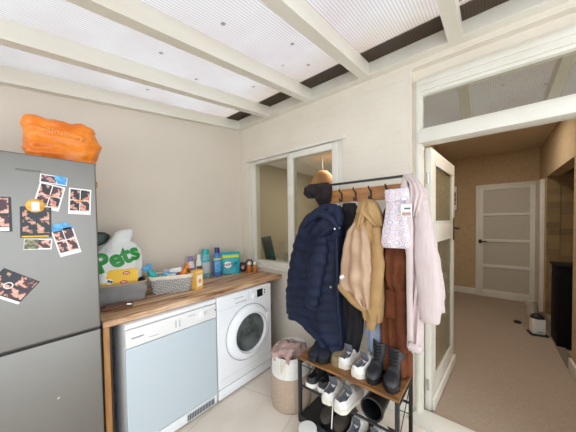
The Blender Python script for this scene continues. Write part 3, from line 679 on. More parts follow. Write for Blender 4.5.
# yellow pet food box
yb = empty('food_box', 'yellow pet food box with red ovals in the grey basket', 'box', (.285, -1.33, CT+.105), 0); yb.rotation_euler = (R(-2), R(-6), R(-12))
MB().box(-.045, .045, -.105, .105, 0, .125, .002).build('box', M['yellow'], yb, False)
for y, z, s in ((.035,.098,.8), (.02,.035,.8)):
    f = MB(); f.lathe([(0,0), (.028*s,0), (.028*s,.0012), (0,.0012)], 24, mtx=onX(.045, y, z) @ Matrix.Diagonal((1,.55,1,1))); f.build('badge', M['red'], yb, False)
    f = MB(); f.box(.0462, .047, y-.014, y+.014, z-.003, z+.003); f.build('badge_line', M['white_print'], yb, False)
f = MB(); f.lathe([(0,0), (.02,0), (.02,.001), (0,.001)], 16, mtx=onX(.045, -.06, .045)); f.build('dog_picture', M['white_print'], yb)
f = MB(); f.lathe([(0,0), (.009,0), (.009,.001), (0,.001)], 12, mtx=onX(.046, -.065, .05)); f.lathe([(0,0), (.008,0), (.008,.001), (0,.001)], 12, mtx=onX(.046, -.05, .044)); f.build('dog_ear', M['black_plastic'], yb)
# dark odds in the grey basket
for lab, m_, loc, sx in (('black fabric pouch at the right end of the grey basket', 'black_cloth', (.27,-1.212,CT+.09), .03), ('grey rolled cloth at the back right of the grey basket', 'grey_lining', (.2,-1.2,CT+.11), .034)):
    o = MB().loft(blob([(.075,0,0,.006,.01), (.06,0,0,sx*.8,sx*.9), (.02,0,0,sx,sx), (-.05,0,0,sx*.8,sx)], n=32, nz=18, amp=.01, seed=sx*100)).build('pouch', M[m_], ang=180); o.location = loc; tag(o, lab, 'pouch')

# grey wicker basket with cream liner
wb = empty('wicker_basket', 'grey wicker basket with a cream liner, beside the small amber carton', 'basket', (.315, -.975, CT), R(61))
def rr_ring(a, b, z, n=56): return [Vector((x, y, z)) for x, y in rrect(a, b, n, .38)]
MB().loft([rr_ring(.138,.083,0), rr_ring(.15,.093,.06), rr_ring(.156,.1,.125), rr_ring(.156,.1,.13), rr_ring(.150,.094,.13), rr_ring(.145,.09,.06), rr_ring(.134,.08,.01)]).build('woven_body', M['wicker'], wb, ang=60)
rg = [rr_ring(.149,.093,.09), rr_ring(.152,.096,.135), rr_ring(.157,.101,.145), rr_ring(.163,.107,.14), rr_ring(.164,.108,.118), rr_ring(.1605,.1045,.116), rr_ring(.159,.103,.136)]
rg = [[p+Vector((0,0,.004*fbm((p.x,p.y,i), 18))) for p in r] for i, r in enumerate(rg)]
MB().loft(rg, False, False).build('liner', M['cream_fab'], wb, ang=180)
MB().loft([rr_ring(.14,.086,.07), rr_ring(.14,.086,.075)]).build('liner_base', M['cream_fab'], wb)
def bottle(name, label, cat, loc, r, h, body, cap, capr, caph, squash=.7, rz=0, label_mat=None, group=None, neck=.8, band=None):
    e = empty(name, label, cat, loc, rz, group)
    bh = h-caph
    D = Matrix.Diagonal((squash, 1, 1, 1))
    MB().lathe([(0,0), (r*.92,0), (r,.01), (r,bh*.55), (r*.97,bh*.72), (r*neck,bh*.92), (capr*.85,bh), (0,bh)], 32, mtx=D).build('body', M[body], e)
    MB().lathe([(0,bh), (capr,bh), (capr,bh+caph*.7), (capr*.86,bh+caph), (0,bh+caph)], 28, mtx=D).build('cap', M[cap], e)
    if label_mat:
        f = MB(); rings = []
        for z in (bh*.2, bh*.66): rings.append([Vector((squash*(r*1.012)*math.cos(a), r*1.012*math.sin(a), z)) for a in [R(-62+124*k/16) for k in range(17)]]+[Vector((squash*(r*1.004)*math.cos(a), r*1.004*math.sin(a), z)) for a in [R(62-124*k/16) for k in range(17)]])
        f.loft(rings); f.build('printed_label', M[label_mat], e)
    if band:
        MB().lathe([(r*1.0,bh*.70), (r*.995,bh*.72), (r*.93,bh*.79), (r*.9,bh*.79)], 32, mtx=D).build('band', M[band], e)
    return e
def spray(name, label, loc, body, head, rz, tilt):
    e = empty(name, label, 'spray bottle', loc, rz); e.rotation_euler = tilt
    MB().lathe([(0,0), (.03,0), (.032,.02), (.03,.09), (.012,.125), (.012,.14), (0,.14)], 20).build('body', M[body], e)
    f = MB(); f.box(-.014, .014, -.03, .045, .138, .17, .008, 3); f.box(-.008, .008, .045, .058, .146, .162, .003); f.tube([(0,.02,.14), (0,.035,.12), (0,.032,.10)], .005, 8); f.build('trigger_head', M[head], e)
    return e
WB = Matrix.Translation(wb.location) @ Matrix.Rotation(R(61), 4, 'Z')
def inwb(x, y, z): return tuple(WB @ Vector((x, y, z)))
spray('spray_bottle', 'teal-topped spray bottle at the left end of the wicker basket', inwb(-.10, -.01, .08), 'teal', 'sky_blue', R(20), (R(25), R(-20), R(30)))
spray('spray_bottle', 'orange-headed spray bottle at the right end of the wicker basket', inwb(.055, .01, .055), 'orange', 'orange', R(70), (R(10), R(20), R(80)))
def packet(label, loc, sx, sy, sz, m_, rot, stripe=None, cat='packet'):
    e = empty('cleaning_packet', label, cat, loc, 0); e.rotation_euler = tuple(R(v) for v in rot)
    MB().box(-sx/2, sx/2, -sy/2, sy/2, 0, sz, .006, 3).build('wrapper', M[m_], e)
    if stripe: MB().box(-sx/2-.0015, sx/2+.0015, -sy/2-.0015, sy/2+.0015, sz*.35, sz*.6, .004).build('stripe', M[stripe], e)
    return e
packet('pale blue wipes packet in the middle of the wicker basket', inwb(-.02,-.03,.085), .1, .03, .075, 'sky_blue', (12,8,61), 'white_print')
packet('white packet with a red stripe standing in the wicker basket', inwb(.03,.03,.085), .09, .025, .095, 'white_print', (-10,-6,61), 'red')
packet('silver-grey packet leaning at the back left of the wicker basket', inwb(-.05,.045,.085), .07, .03, .085, 'pale_print', (-8,10,55), 'teal_lt')
packet('small brown packet beside the orange spray head', inwb(.12,.045,.085), .04, .03, .08, 'brown_pl', (-8,10,61), 'gold')

packet('orange and white packet at the front of the wicker basket', inwb(.005,-.06,.085), .06, .022, .065, 'white_print', (8,-6,61), 'orange')
packet('small pale teal packet at the front left of the wicker basket', inwb(-.07,-.055,.085), .055, .022, .06, 'teal_lt', (6,10,58), 'white_print')
# small amber carton
sb = empty('small_carton', 'small amber and white carton at the right of the wicker basket', 'carton', (.435, -.825, CT), R(14))
MB().box(-.03, .03, -.037, .037, 0, .16, .002).build('box', M['yellow_pale'], sb, False)
MB().box(.03, .031, -.027, .027, .025, .12).build('printed_label', M['white_print'], sb, False)
MB().box(.031, .0316, -.015, .015, .055, .085).build('printed_mark', M['gold'], sb, False)
MB().box(.03, .0312, -.036, .036, .143, .146).build('flap_line', M['white_print'], sb, False)

bottle('detergent_bottle', 'white bottle with a lilac cap, leftmost behind the wicker basket', 'bottle', (.085,-.70,CT), .038, .235, 'white_app2', 'lilac', .022, .05, label_mat='lilac', group='bottles against the left wall')
bottle('detergent_bottle', 'white bottle with a brown label and white cap, left of the teal-capped bottle', 'bottle', (.09,-.617,CT), .033, .24, 'white_app2', 'white_print', .02, .045, label_mat='brown_pl', group='bottles against the left wall')
bottle('detergent_bottle', 'pale teal bottle with a bright teal cap', 'bottle', (.095,-.545,CT), .050, .29, 'teal_lt', 'teal', .036, .055, label_mat='pale_print', group='bottles against the left wall', neck=.9, band='teal')
bottle('detergent_bottle', 'blue bottle with a navy cap and lime neck band', 'bottle', (.145,-.443,CT), .047, .30, 'blue', 'navy_pl', .028, .055, label_mat='sky_blue', group='bottles against the left wall', neck=.88, band='lime')
# teal pouch
po = empty('detergent_pouch', 'teal laundry capsule pouch with a lime band on the worktop', 'pouch', (.15,-.285,CT), R(-25))
rings = []
for i in range(25):
    t = i/24; z = .235*t
    b = .045*(1-t)**.6+.004; a = .105*(1+.03*math.sin(t*PI)); rr = []
    for x, y in rrect(b, a, 48, .7):
        rr.append(Vector((x+.004*fbm((x,y*2,z*2), 16), y+.004*fbm((x+3,y,z), 14), z+.004*fbm((y,1,2), 20)*t)))
    rings.append(rr)
MB().loft(rings).build('pouch', M['teal_bag'], po, ang=180)
def strip_on(z0, z1, y0, y1, m_, name, n=10, off=.003):
    f = MB(); rings = []
    for j in range(7):
        z = lerp(z0, z1, j/6); t = z/.235; b = .045*(1-t)**.6+.004
        def fx(y, o): return b*(1-min(.98, abs(y)/.106)**(2/.7))**(.35)+o
        ys = [lerp(y0, y1, k/n) for k in range(n+1)]
        rings.append([Vector((fx(y, off+.004), y, z)) for y in ys]+[Vector((fx(y, off-.002), y, z)) for y in ys[::-1]])
    f.loft(rings); return f.build(name, M[m_], po, ang=180)
strip_on(.175, .205, -.098, .098, 'lime', 'band')
f = MB(); f.lathe([(0,0), (.042,0), (.042,.0015), (0,.0015)], 28, mtx=frame_m((.047, -.035, .105), (0,1,0), (-.12,0,1), (1,0,.12)) @ Matrix.Diagonal((1,.8,1,1))); f.build('badge', M['white_print'], po)
text('lettering', 'FAIRY', .036, frame_m((.0498, -.035, .105), (0,1,.08), (-.12,-.08,1), (1,0,.12)), M['dk_green'], po, bold=.0008, shear=.15)
f = MB(); f.tube([(.052,.03,.095), (.05,.05,.115), (.046,.075,.125)], [.004,.012,.004], 10, .5); f.build('capsule_picture', M['navy_pl'], po)
# maroon teapot-like jug
mj = empty('jug', 'dark maroon round jug with a black handle by the window wall', 'jug', (.17,-.13,CT), R(-30))
MB().lathe([(0,0), (.035,0), (.048,.02), (.05,.05), (.04,.085), (.03,.1), (.026,.1), (.03,.09), (0,.085)], 28).build('body', M['maroon'], mj)
f = MB(); f.tube([(0,.035,.09), (.0,.06,.125), (0,.10,.12), (0,.118,.08), (0,.10,.045)], .009, 10); f.build('handle', M['black_plastic'], mj)
f = MB(); f.lathe([(0,0), (.018,0), (.018,.001), (0,.001)], 16, mtx=onX(.049,-.008,.05)); f.build('printed_label', M['pink_cloth'], mj)
bottle('amber_bottle', 'small amber bottle with white cap, left of the pair by the window', 'bottle', (.27,-.120,CT), .026, .115, 'amber', 'white_print', .019, .03, 1, label_mat=None, group='amber bottles by the window')
bottle('amber_bottle', 'small amber bottle with white cap, right of the pair by the window', 'bottle', (.325,-.085,CT), .024, .115, 'amber', 'white_print', .018, .03, 1, group='amber bottles by the window')
# leather strap / lead in front of the felt basket
ld = empty('leather_lead', 'brown leather dog lead coiled at the worktop edge by the fridge', 'lead', (.47,-1.40,CT))
f = MB(); f.tube([(-.03,-.1,.009), (.0,-.04,.010), (-.01,.03,.010), (.01,.08,.009), (-.03,.10,.009), (-.06,.04,.009), (-.05,-.05,.012)], .014, 10, .5); f.build('strap', M['cork'], ld)
f = MB(); f.tube([(.0,.06,.02), (.01,.08,.018), (.0,.10,.012)], .006, 8); f.build('clip', M['chrome'], ld)

# ------------------------------------------------------------------ laundry basket
lb = empty('laundry_basket', 'tall round rope laundry basket, white above jute, by the shoe rack', 'laundry basket', (1.12, -.41, 0))
def lring(r, z, n=56, tilt=0): return [Vector((r*math.cos(2*PI*k/n), r*math.sin(2*PI*k/n), z*(1+.05*math.sin(2*PI*k/n))+.003*math.sin(6*PI*k/n)*(z > .3))) for k in range(n)]
low = []
for i in range(25):
    z = .27*i/24; low.append(lring(lerp(.156,.162,min(1,z/.05))-.012*max(0,(z-.05)/.4)+.0018*math.sin(z*2*PI/.018), z))
MB().loft(low).build('jute_body', M['jute'], lb, ang=180)
up_ = []
for i in range(17):
    z = .27+.155*i/16; up_.append(lring(.162-.012*max(0,(z-.05)/.4)+.0018*math.sin(z*2*PI/.018)+.001, z))
up_ += [lring(.138,.428), lring(.135,.40), lring(.138,.29)]
MB().loft(up_, False, True).build('white_band', M['rope_white'], lb, ang=180)
f = MB(); f.tube([(.03,-.152,.40), (.03,-.17,.36), (.045,-.168,.31), (.06,-.162,.35), (.065,-.148,.40)], .007, 8); f.build('handle', M['cream_fab'], lb)
lc = MB().loft(blob([(.105,0,-.02,.03,.04), (.085,.0,-.03,.07,.08), (.06,0,-.01,.105,.105), (.0,0,0,.11,.11), (-.05,0,0,.10,.10)], amp=.06, sc=17, nz=30, e=.9)).build('crumpled_clothes', M['pink_cloth'], ang=180)
lc.location = (1.12, -.42, .375); tag(lc, 'crumpled dusty pink laundry heaped in the rope basket', 'laundry')

# ------------------------------------------------------------------ coat and shoe rack
RX0, RX1, RY0, RY1 = 1.308, 1.985, -.528, -.235
BZ = .48
rk = empty('shoe_rack', 'black metal coat and shoe rack with rustic wood bench by the doorway', 'coat rack', (1.645, -.38, 0))
for x in (RX0, RX1):
    part(MB().box(x-.011, x+.011, RY0-.011, RY0+.011, 0, BZ-.02, .002), 'post', M['black_metal'], rk)
    part(MB().box(x-.011, x+.011, RY1-.011, RY1+.011, 0, 1.745, .002), 'post', M['black_metal'], rk)
part(MB().box(RX0-.012, RX1+.012, RY0-.012, RY1+.012, BZ-.018, BZ, .003), 'bench_board', M['rustic'], rk)
part(MB().box(RX0, RX1, RY1-.008, RY1+.008, 1.729, 1.745, .002), 'top_rail', M['black_metal'], rk)
hb = part(MB().box(RX0+.02, RX1-.01, RY1-.012, RY1+.006, 1.595, 1.69, .003), 'hook_board', M['rail_wood'], rk)
for i in range(6):
    x = RX0+.09+i*.112
    f = MB(); f.box(x-.006, x+.006, RY1-.02, RY1-.012, 1.60, 1.665, .001); f.tube([(x,RY1-.016,1.66), (x,RY1-.05,1.672), (x,RY1-.06,1.69)], .005, 8); f.tube([(x,RY1-.016,1.61), (x,RY1-.045,1.60), (x,RY1-.055,1.622)], .005, 8)
    o = part(f, 'hook', M['black_metal'], rk)
for x in (RX0, RX1):
    f = MB(); f.tube([(x,RY0,.20), (x,RY1,.42)], .0028, 8); f.tube([(x,RY0,.42), (x,RY1,.20)], .0028, 8); f.box(x-.006, x+.006, RY0, RY1, .42, .432); part(f, 'side_brace', M['black_metal'], rk)
f = MB(); f.tube([(RX0,RY0+.0,.27), (RX1,RY0+.0,.27)], .008, 10); f.tube([(RX0,RY1,.27), (RX1,RY1,.27)], .008, 10)
part(f, 'shelf_rail', M['black_metal'], rk)
f = MB(); f.box(RX0-.012, RX1+.012, RY0-.012, RY1+.012, .02, .034, .003); f.box(RX0-.012, RX1+.012, RY0-.014, RY0-.002, .02, .055, .003); part(f, 'bottom_tray', M['black_metal'], rk)

# ------------------------------------------------------------------ garments
def garment(rows, y, th, folds=(.01, 4, 3), nz=60, n=64, crease=.008, sc=10, e=.75, quilt=None, seed=0, hem=True, yz=None):
    """closed cloth volume from silhouette rows (z, x0, x1[, thickness factor]); folds = amplitude, count across, drift"""
    rows = sorted([(r[0], r[1], r[2], (r[3] if len(r) > 3 else 1)) for r in rows], key=lambda r: -r[0])
    z1, z0 = rows[0][0], rows[-1][0]; out = []
    for i in range(nz+1):
        z = lerp(z1, z0, i/nz); xa, xb, tf = interp(rows, z); c0 = (xa+xb)/2; a = (xb-xa)/2; b = th*tf; r = []
        edge = min(1, i/4+.25)
        yo = yz(z) if yz else 0
        for k in range(n):
            t = 2*PI*k/n; c, s = math.cos(t), math.sin(t)
            ux = math.copysign(abs(c)**e, c); uy = math.copysign(abs(s)**e, s)
            x = c0+a*ux; yy = y+yo+b*uy
            ph = folds[2]*fbm((x*.6, seed, z*.7), 2.2)
            d = folds[0]*math.sin(folds[1]*PI*ux+ph*2+seed) * (.35+.65*(z1-z)/(z1-z0)) + crease*fbm((x+seed, yy*.5, z*.8), sc)
            if quilt:
                q = abs(math.sin(PI*(z+.02*fbm((x,seed,z), 5))/quilt[0])); d += quilt[1]*(q**.6-.6) + .008*fbm((x*2.2,yy,z*.8), 22)
            d *= edge*(1-.5*abs(ux)**4)
            nn = Vector((c*.35, s, 0))
            r.append(Vector((x, yy, z))+nn*d)
        out.append(r)
    if hem:
        last = out[-1]; c = sum(last, Vector())/n
        out.append([c+(p-c)*.93+Vector((0,0,.003)) for p in last]); out.append([c+(p-c)*.9+Vector((0,0,.06)) for p in last])
    return MB().loft(out)
def sleeve(pts, rad, flat=.6, nn=36, seg=28, wr=.006, sc=16, quilt=None, seed=0):
    P = [Vector(p) for p in pts]; out = []; rr = []
    for i in range(nn+1):
        t = i/nn*(len(P)-1); k = min(int(t), len(P)-2); u = t-k
        p0, p1, p2, p3 = P[max(k-1,0)], P[k], P[k+1], P[min(k+2,len(P)-1)]
        out.append(.5*((2*p1)+(-p0+p2)*u+(2*p0-5*p1+4*p2-p3)*u*u+(-p0+3*p1-3*p2+p3)*u**3)); rr.append(lerp(rad[k], rad[k+1], u))
    ln = sum((out[i+1]-out[i]).length for i in range(nn))
    def fn(q, n_, t, a):
        d = wr*fbm((q.x+seed, q.y, q.z), sc)+wr*.7*math.sin(t*ln*70+3*fbm((q.x,q.y+seed,q.z), 8))*.5
        if quilt: d += quilt[1]*(abs(math.sin(PI*t*ln/quilt[0]))**.6-.6)
        return d
    return MB().tube(out, rr, seg, flat, fn, up=Vector((0,1,0)))
def gar(name, label, cat, group='coats hanging on the rack'): return empty(name, label, cat, (0,0,0), 0, group)
def settle(root, loc):
    root.location = loc
    for c in root.children:
        if c.data.users == 1: c.data.transform(Matrix.Translation(-Vector(loc)))
        for g in c.children: g.data.transform(Matrix.Translation(-Vector(loc)))

# black long coat behind
g = gar('long_coat', 'long black coat hanging between the navy parka and tan jacket', 'coat')
garment([(1.582, 1.551, 1.637, 0.4), (1.531, 1.535, 1.673), (1.425, 1.517, 1.694), (1.176, 1.507, 1.707), (0.891, 1.52, 1.713), (0.674, 1.535, 1.69), (0.527, 1.55, 1.659)], -.30, .05, (.008,3,3), seed=3).build('coat_body', M['black_cloth'], g)
settle(g, (1.606, -0.31, 1.566))
# white shirt collar on hook
g = gar('shirt', 'white shirt collar showing between the black coat and tan jacket', 'shirt')
garment([(1.588, 1.596, 1.635, 0.5), (1.559, 1.573, 1.665), (1.516, 1.58, 1.686), (1.488, 1.611, 1.686, 0.5)], -.275, .025, (.003,2,2), nz=16, seed=5, hem=False).build('collar', M['shirt'], g)
settle(g, (1.627, -0.29, 1.58))
# navy parka
g = gar('puffer_parka', 'navy quilted puffer parka with hood, leftmost on the rack', 'coat')
QL = (.072, .016)
garment([(1.563, 1.404, 1.554, 0.5), (1.507, 1.274, 1.577, 0.8), (1.403, 1.204, 1.584), (1.274, 1.15, 1.575), (1.081, 1.104, 1.565), (0.844, 1.055, 1.563), (0.703, 1.052, 1.57), (0.658, 1.181, 1.578), (0.589, 1.337, 1.577), (0.517, 1.435, 1.584, 0.85), (0.434, 1.51, 1.583, 0.6)], -.36, .085, (.012,2.2,3), nz=96, n=80, quilt=QL, seed=1).build('coat_body', M['navy'], g, ang=180)
sleeve([(1.431, -0.42, 1.348), (1.441, -0.45, 1.236), (1.412, -0.46, 1.092), (1.384, -0.46, 0.944), (1.357, -0.45, 0.833)], [.050,.062,.064,.060,.052], .75, quilt=QL, seed=2).build('sleeve', M['navy'], g, ang=180)
sleeve([(1.203, -0.36, 1.338), (1.156, -0.37, 1.127), (1.128, -0.38, 0.896), (1.116, -0.37, 0.658)], [.04,.052,.055,.045], .8, quilt=QL, seed=6).build('sleeve', M['navy'], g, ang=180)
# hood hanging at the front
rows = [(1.572, 1.462, 1.558, 0.4), (1.531, 1.376, 1.603, 0.7), (1.477, 1.294, 1.617), (1.421, 1.255, 1.609), (1.363, 1.254, 1.524, 0.9), (1.319, 1.282, 1.425, 0.5)]
garment(rows, -.43, .06, (.014,3,4), nz=34, crease=.018, sc=13, seed=9, hem=False).build('hood', M['navy'], g, ang=180)
sleeve([(1.306, -0.48, 1.407), (1.393, -0.5, 1.471), (1.484, -0.51, 1.503), (1.563, -0.5, 1.468), (1.605, -0.47, 1.395)], [.018,.024,.026,.024,.016], 1, wr=.004, seed=4).build('hood_rim', M['navy'], g, ang=180)
for p in ((1.581, -0.485, 1.402), (1.608, -0.475, 1.408), (1.535, -0.462, 1.005)):
    f = MB(); f.lathe([(0,0), (.009,0), (.008,.005), (0,.006)], 16, mtx=onY(*p)); tag(f.build('snap_button', M['chrome'], g), 'small silver snap button')
sleeve([(1.571, -0.45, 1.353), (1.576, -0.45, 1.124), (1.581, -0.45, 0.854), (1.596, -0.44, 0.615)], [.010,.012,.012,.010], .8, wr=.002, seed=4).build('placket', M['navy'], g, ang=180)
settle(g, (1.473, -0.36, 1.578))
# tan bomber jacket
g = gar('bomber_jacket', 'tan bomber jacket with pale satin sleeve, in the middle of the rack', 'jacket')
garment([(1.555, 1.707, 1.814, 0.5), (1.497, 1.679, 1.846, 0.8), (1.393, 1.642, 1.852), (1.261, 1.611, 1.851), (1.094, 1.578, 1.857), (0.933, 1.63, 1.862), (0.863, 1.717, 1.856), (0.81, 1.723, 1.849, 0.8)], -.36, .06, (.016,3,4), nz=70, crease=.02, sc=12, seed=11).build('jacket_body', M['tan'], g, ang=180)
garment([(1.446, 1.685, 1.76, 0.5), (1.382, 1.642, 1.785, 0.9), (1.266, 1.612, 1.804), (1.135, 1.588, 1.81), (1.043, 1.579, 1.803), (0.97, 1.653, 1.796), (0.902, 1.743, 1.789, 0.6)], -.415, .045, (.018,2.4,5), nz=70, crease=.024, sc=13, seed=12).build('satin_lining', M['satin'], g, ang=180)
sleeve([(1.585, -0.44, 1.022), (1.649, -0.45, 0.975), (1.711, -0.45, 0.928), (1.774, -0.44, 0.894)], [.022,.026,.026,.022], .8, wr=.003, seed=8).build('hem_band', M['tan'], g, ang=180)
sleeve([(1.825, -0.4, 1.42), (1.84, -0.41, 1.242), (1.833, -0.41, 1.054), (1.803, -0.4, 0.876), (1.785, -0.39, 0.765)], [.03,.036,.038,.036,.03], .8, seed=13).build('sleeve', M['tan'], g, ang=180)
garment([(1.587, 1.739, 1.804, 0.5), (1.558, 1.718, 1.835), (1.508, 1.704, 1.857, 0.9), (1.458, 1.765, 1.866, 0.6), (1.42, 1.816, 1.868, 0.4)], -.40, .055, (.012,3,4), nz=30, crease=.02, sc=16, seed=14, hem=False).build('collar', M['tan'], g, ang=180)
garment([(1.556, 1.756, 1.801, 0.4), (1.52, 1.736, 1.788), (1.446, 1.715, 1.762), (1.357, 1.687, 1.721, 0.4)], -.435, .02, (.006,2,3), nz=30, crease=.012, sc=16, seed=17, hem=False).build('lapel', M['tan'], g, ang=180)
MB().box(-.016, .016, -.003, .003, -.011, .011, .002, mtx=Matrix.Translation((1.621, -0.465, 1.086)) @ Matrix.Rotation(R(-35), 4, 'Y')).build('care_label', M['white_print'], g)
settle(g, (1.762, -0.37, 1.568))
# pale denim under the tan jacket
g = gar('jeans', 'pale blue jeans leg showing below the tan jacket', 'jeans')
garment([(1.224, 1.722, 1.817, 0.6), (0.922, 1.72, 1.822), (0.719, 1.718, 1.828), (0.573, 1.732, 1.834)], -.31, .03, (.006,2,2), seed=15).build('leg', M['denim'], g, ang=180)
settle(g, (1.777, -0.31, 1.225))
# brown coat
g = gar('wool_coat', 'long rust-brown wool coat hanging behind the patterned bag', 'coat')
garment([(1.581, 1.87, 1.954, 0.4), (1.506, 1.838, 1.983, 0.8), (1.329, 1.811, 1.994), (1.012, 1.816, 1.988), (0.757, 1.821, 1.999), (0.567, 1.827, 2.007), (0.498, 1.833, 2.01)], -.305, .055, (.018,3.4,3), nz=80, crease=.012, seed=21).build('coat_body', M['brown'], g, ang=180)
garment([(1.3, 1.867, 1.994, 0.5), (1.227, 1.867, 2.0), (1.125, 1.878, 1.999), (1.059, 1.89, 1.994, 0.8), (1.029, 1.914, 1.972, 0.5)], -.37, .04, (.016,2.5,4), nz=36, crease=.026, sc=14, seed=22, hem=False).build('cape_collar', M['brown'], g, ang=180)
garment([(1.027, 1.867, 1.942), (0.941, 1.867, 1.942), (0.849, 1.869, 1.944)], -.362, .012, (.002,2,2), nz=18, seed=23).build('pocket_flap', M['brown'], g, ang=180)
sleeve([(1.969, -0.37, 1.205), (1.966, -0.38, 1.027), (1.966, -0.38, 0.847), (1.979, -0.37, 0.666)], [.02,.028,.03,.026], .7, seed=24).build('sleeve', M['brown'], g, ang=180)
settle(g, (1.913, -0.31, 1.575))
# slim black garment right of the brown coat
g = gar('scarf', 'narrow black scarf between the brown coat and the pink hoodie', 'scarf')
garment([(1.485, 1.971, 1.999, 0.6), (1.274, 1.979, 2.007), (0.897, 1.975, 2.004)], -.335, .02, (.003,2,2), nz=30, seed=25).build('scarf_body', M['black_cloth'], g, ang=180)
settle(g, (1.988, -0.33, 1.479))
# ribbed pink hoodie on the rack corner
g = gar('hoodie', 'ribbed pale pink hoodie over the right end of the rack', 'hoodie')
def rib(mb_rows, *a, **k): return garment(mb_rows, *a, **k)
garment([(1.724, 1.973, 2.017, 0.4), (1.694, 1.968, 2.049, 0.7), (1.615, 1.973, 2.1), (1.482, 1.99, 2.115), (1.31, 2.0, 2.12), (1.108, 2.0, 2.115), (0.901, 2.0, 2.085), (0.722, 1.999, 2.075), (0.695, 2.01, 2.075, 0.8)], -.35, .055, (.016,3.2,3), nz=84, n=90, crease=.012, seed=31).build('hoodie_body', M['pink_rib'], g, ang=180)
sleeve([(2.066, -0.37, 1.567), (2.085, -0.39, 1.387), (2.107, -0.4, 1.19), (2.122, -0.4, 1.026), (2.12, -0.39, 0.89)], [.04,.05,.06,.062,.045], .7, seed=32).build('sleeve', M['pink_rib'], g, ang=180)
sleeve([(2.079, -0.33, 1.54), (2.113, -0.32, 1.327), (2.142, -0.31, 1.11), (2.157, -0.31, 0.929)], [.02,.028,.032,.026], .7, seed=33).build('sleeve', M['pink_rib'], g, ang=180)
sleeve([(2.0, -0.4, 1.701), (1.994, -0.42, 1.648), (2.012, -0.43, 1.567), (2.023, -0.43, 1.426), (2.023, -0.42, 1.172), (2.025, -0.42, 0.772)], [.012,.022,.024,.02,.018,.016], .7, wr=.004, seed=34).build('front_edge', M['pink_rib'], g, ang=180)
garment([(1.698, 1.997, 2.034, 0.5), (1.655, 2.018, 2.074), (1.598, 2.023, 2.094), (1.532, 2.029, 2.074, 0.8), (1.477, 2.034, 2.054, 0.5)], -.40, .04, (.012,2.6,4), nz=30, crease=.014, seed=36, hem=False).build('hood', M['pink_rib'], g, ang=180)
sleeve([(2.017, -0.41, 0.737), (2.049, -0.41, 0.73), (2.077, -0.4, 0.723)], [.02,.024,.02], .8, wr=.003, seed=35).build('hem_band', M['pink_rib'], g, ang=180)
settle(g, (2.038, -0.36, 1.707))
# patterned drawstring bag
g = gar('fabric_bag', 'white fabric bag with a pink and lilac print hanging on the rack', 'bag', None)
garment([(1.634, 1.891, 2.018, 0.35), (1.57, 1.897, 2.018, 0.6), (1.484, 1.89, 2.023), (1.386, 1.872, 2.033), (1.317, 1.866, 2.038), (1.293, 1.878, 2.033, 0.6)], -.425, .028, (.004,2,2), nz=40, crease=.006, seed=41, hem=False).build('bag_body', M['pattern'], g, ang=180)
garment([(1.633, 1.893, 2.024, 0.6), (1.619, 1.893, 2.026), (1.569, 1.896, 2.026), (1.56, 1.899, 2.024, 0.6)], -.44, .022, (.002,2,2), nz=14, crease=.003, seed=42, hem=False).build('top_band', M['pattern'], g, ang=180)
p = (2.02, -0.47, 1.509)
MB().box(p[0]-.03, p[0]+.028, p[1]-.003, p[1]+.003, p[2]-.036, p[2]+.034, .004).build('card_window', M['photo_paper'], g)
MB().box(p[0]-.012, p[0]+.02, p[1]-.0045, p[1]-.003, p[2]+.004, p[2]+.013).build('printed_mark', M['grey_lining'], g, False)
MB().box(p[0]-.022, p[0]+.022, p[1]-.0045, p[1]-.003, p[2]-.03, p[2]-.012).build('printed_mark', M['pink_cloth'], g, False)
settle(g, (1.953, -0.43, 1.634))
# beanie
g = gar('beanie', 'dark brown knitted bobble hat on the left end of the top rail', 'hat', None)
garment([(1.75, 1.292, 1.412, 0.5), (1.716, 1.272, 1.429), (1.667, 1.291, 1.429), (1.621, 1.309, 1.42), (1.581, 1.328, 1.401, 0.6)], -.275, .06, (.006,4,2), nz=24, crease=.012, sc=22, seed=51, hem=False).build('crown', M['beanie'], g, ang=180)
garment([(1.747, 1.244, 1.321, 0.5), (1.72, 1.214, 1.34), (1.68, 1.203, 1.339), (1.64, 1.233, 1.329, 0.6)], -.30, .05, (.004,4,2), nz=22, crease=.018, sc=30, seed=52, hem=False).build('bobble', M['beanie'], g, ang=180)
settle(g, (1.348, -0.27, 1.747))

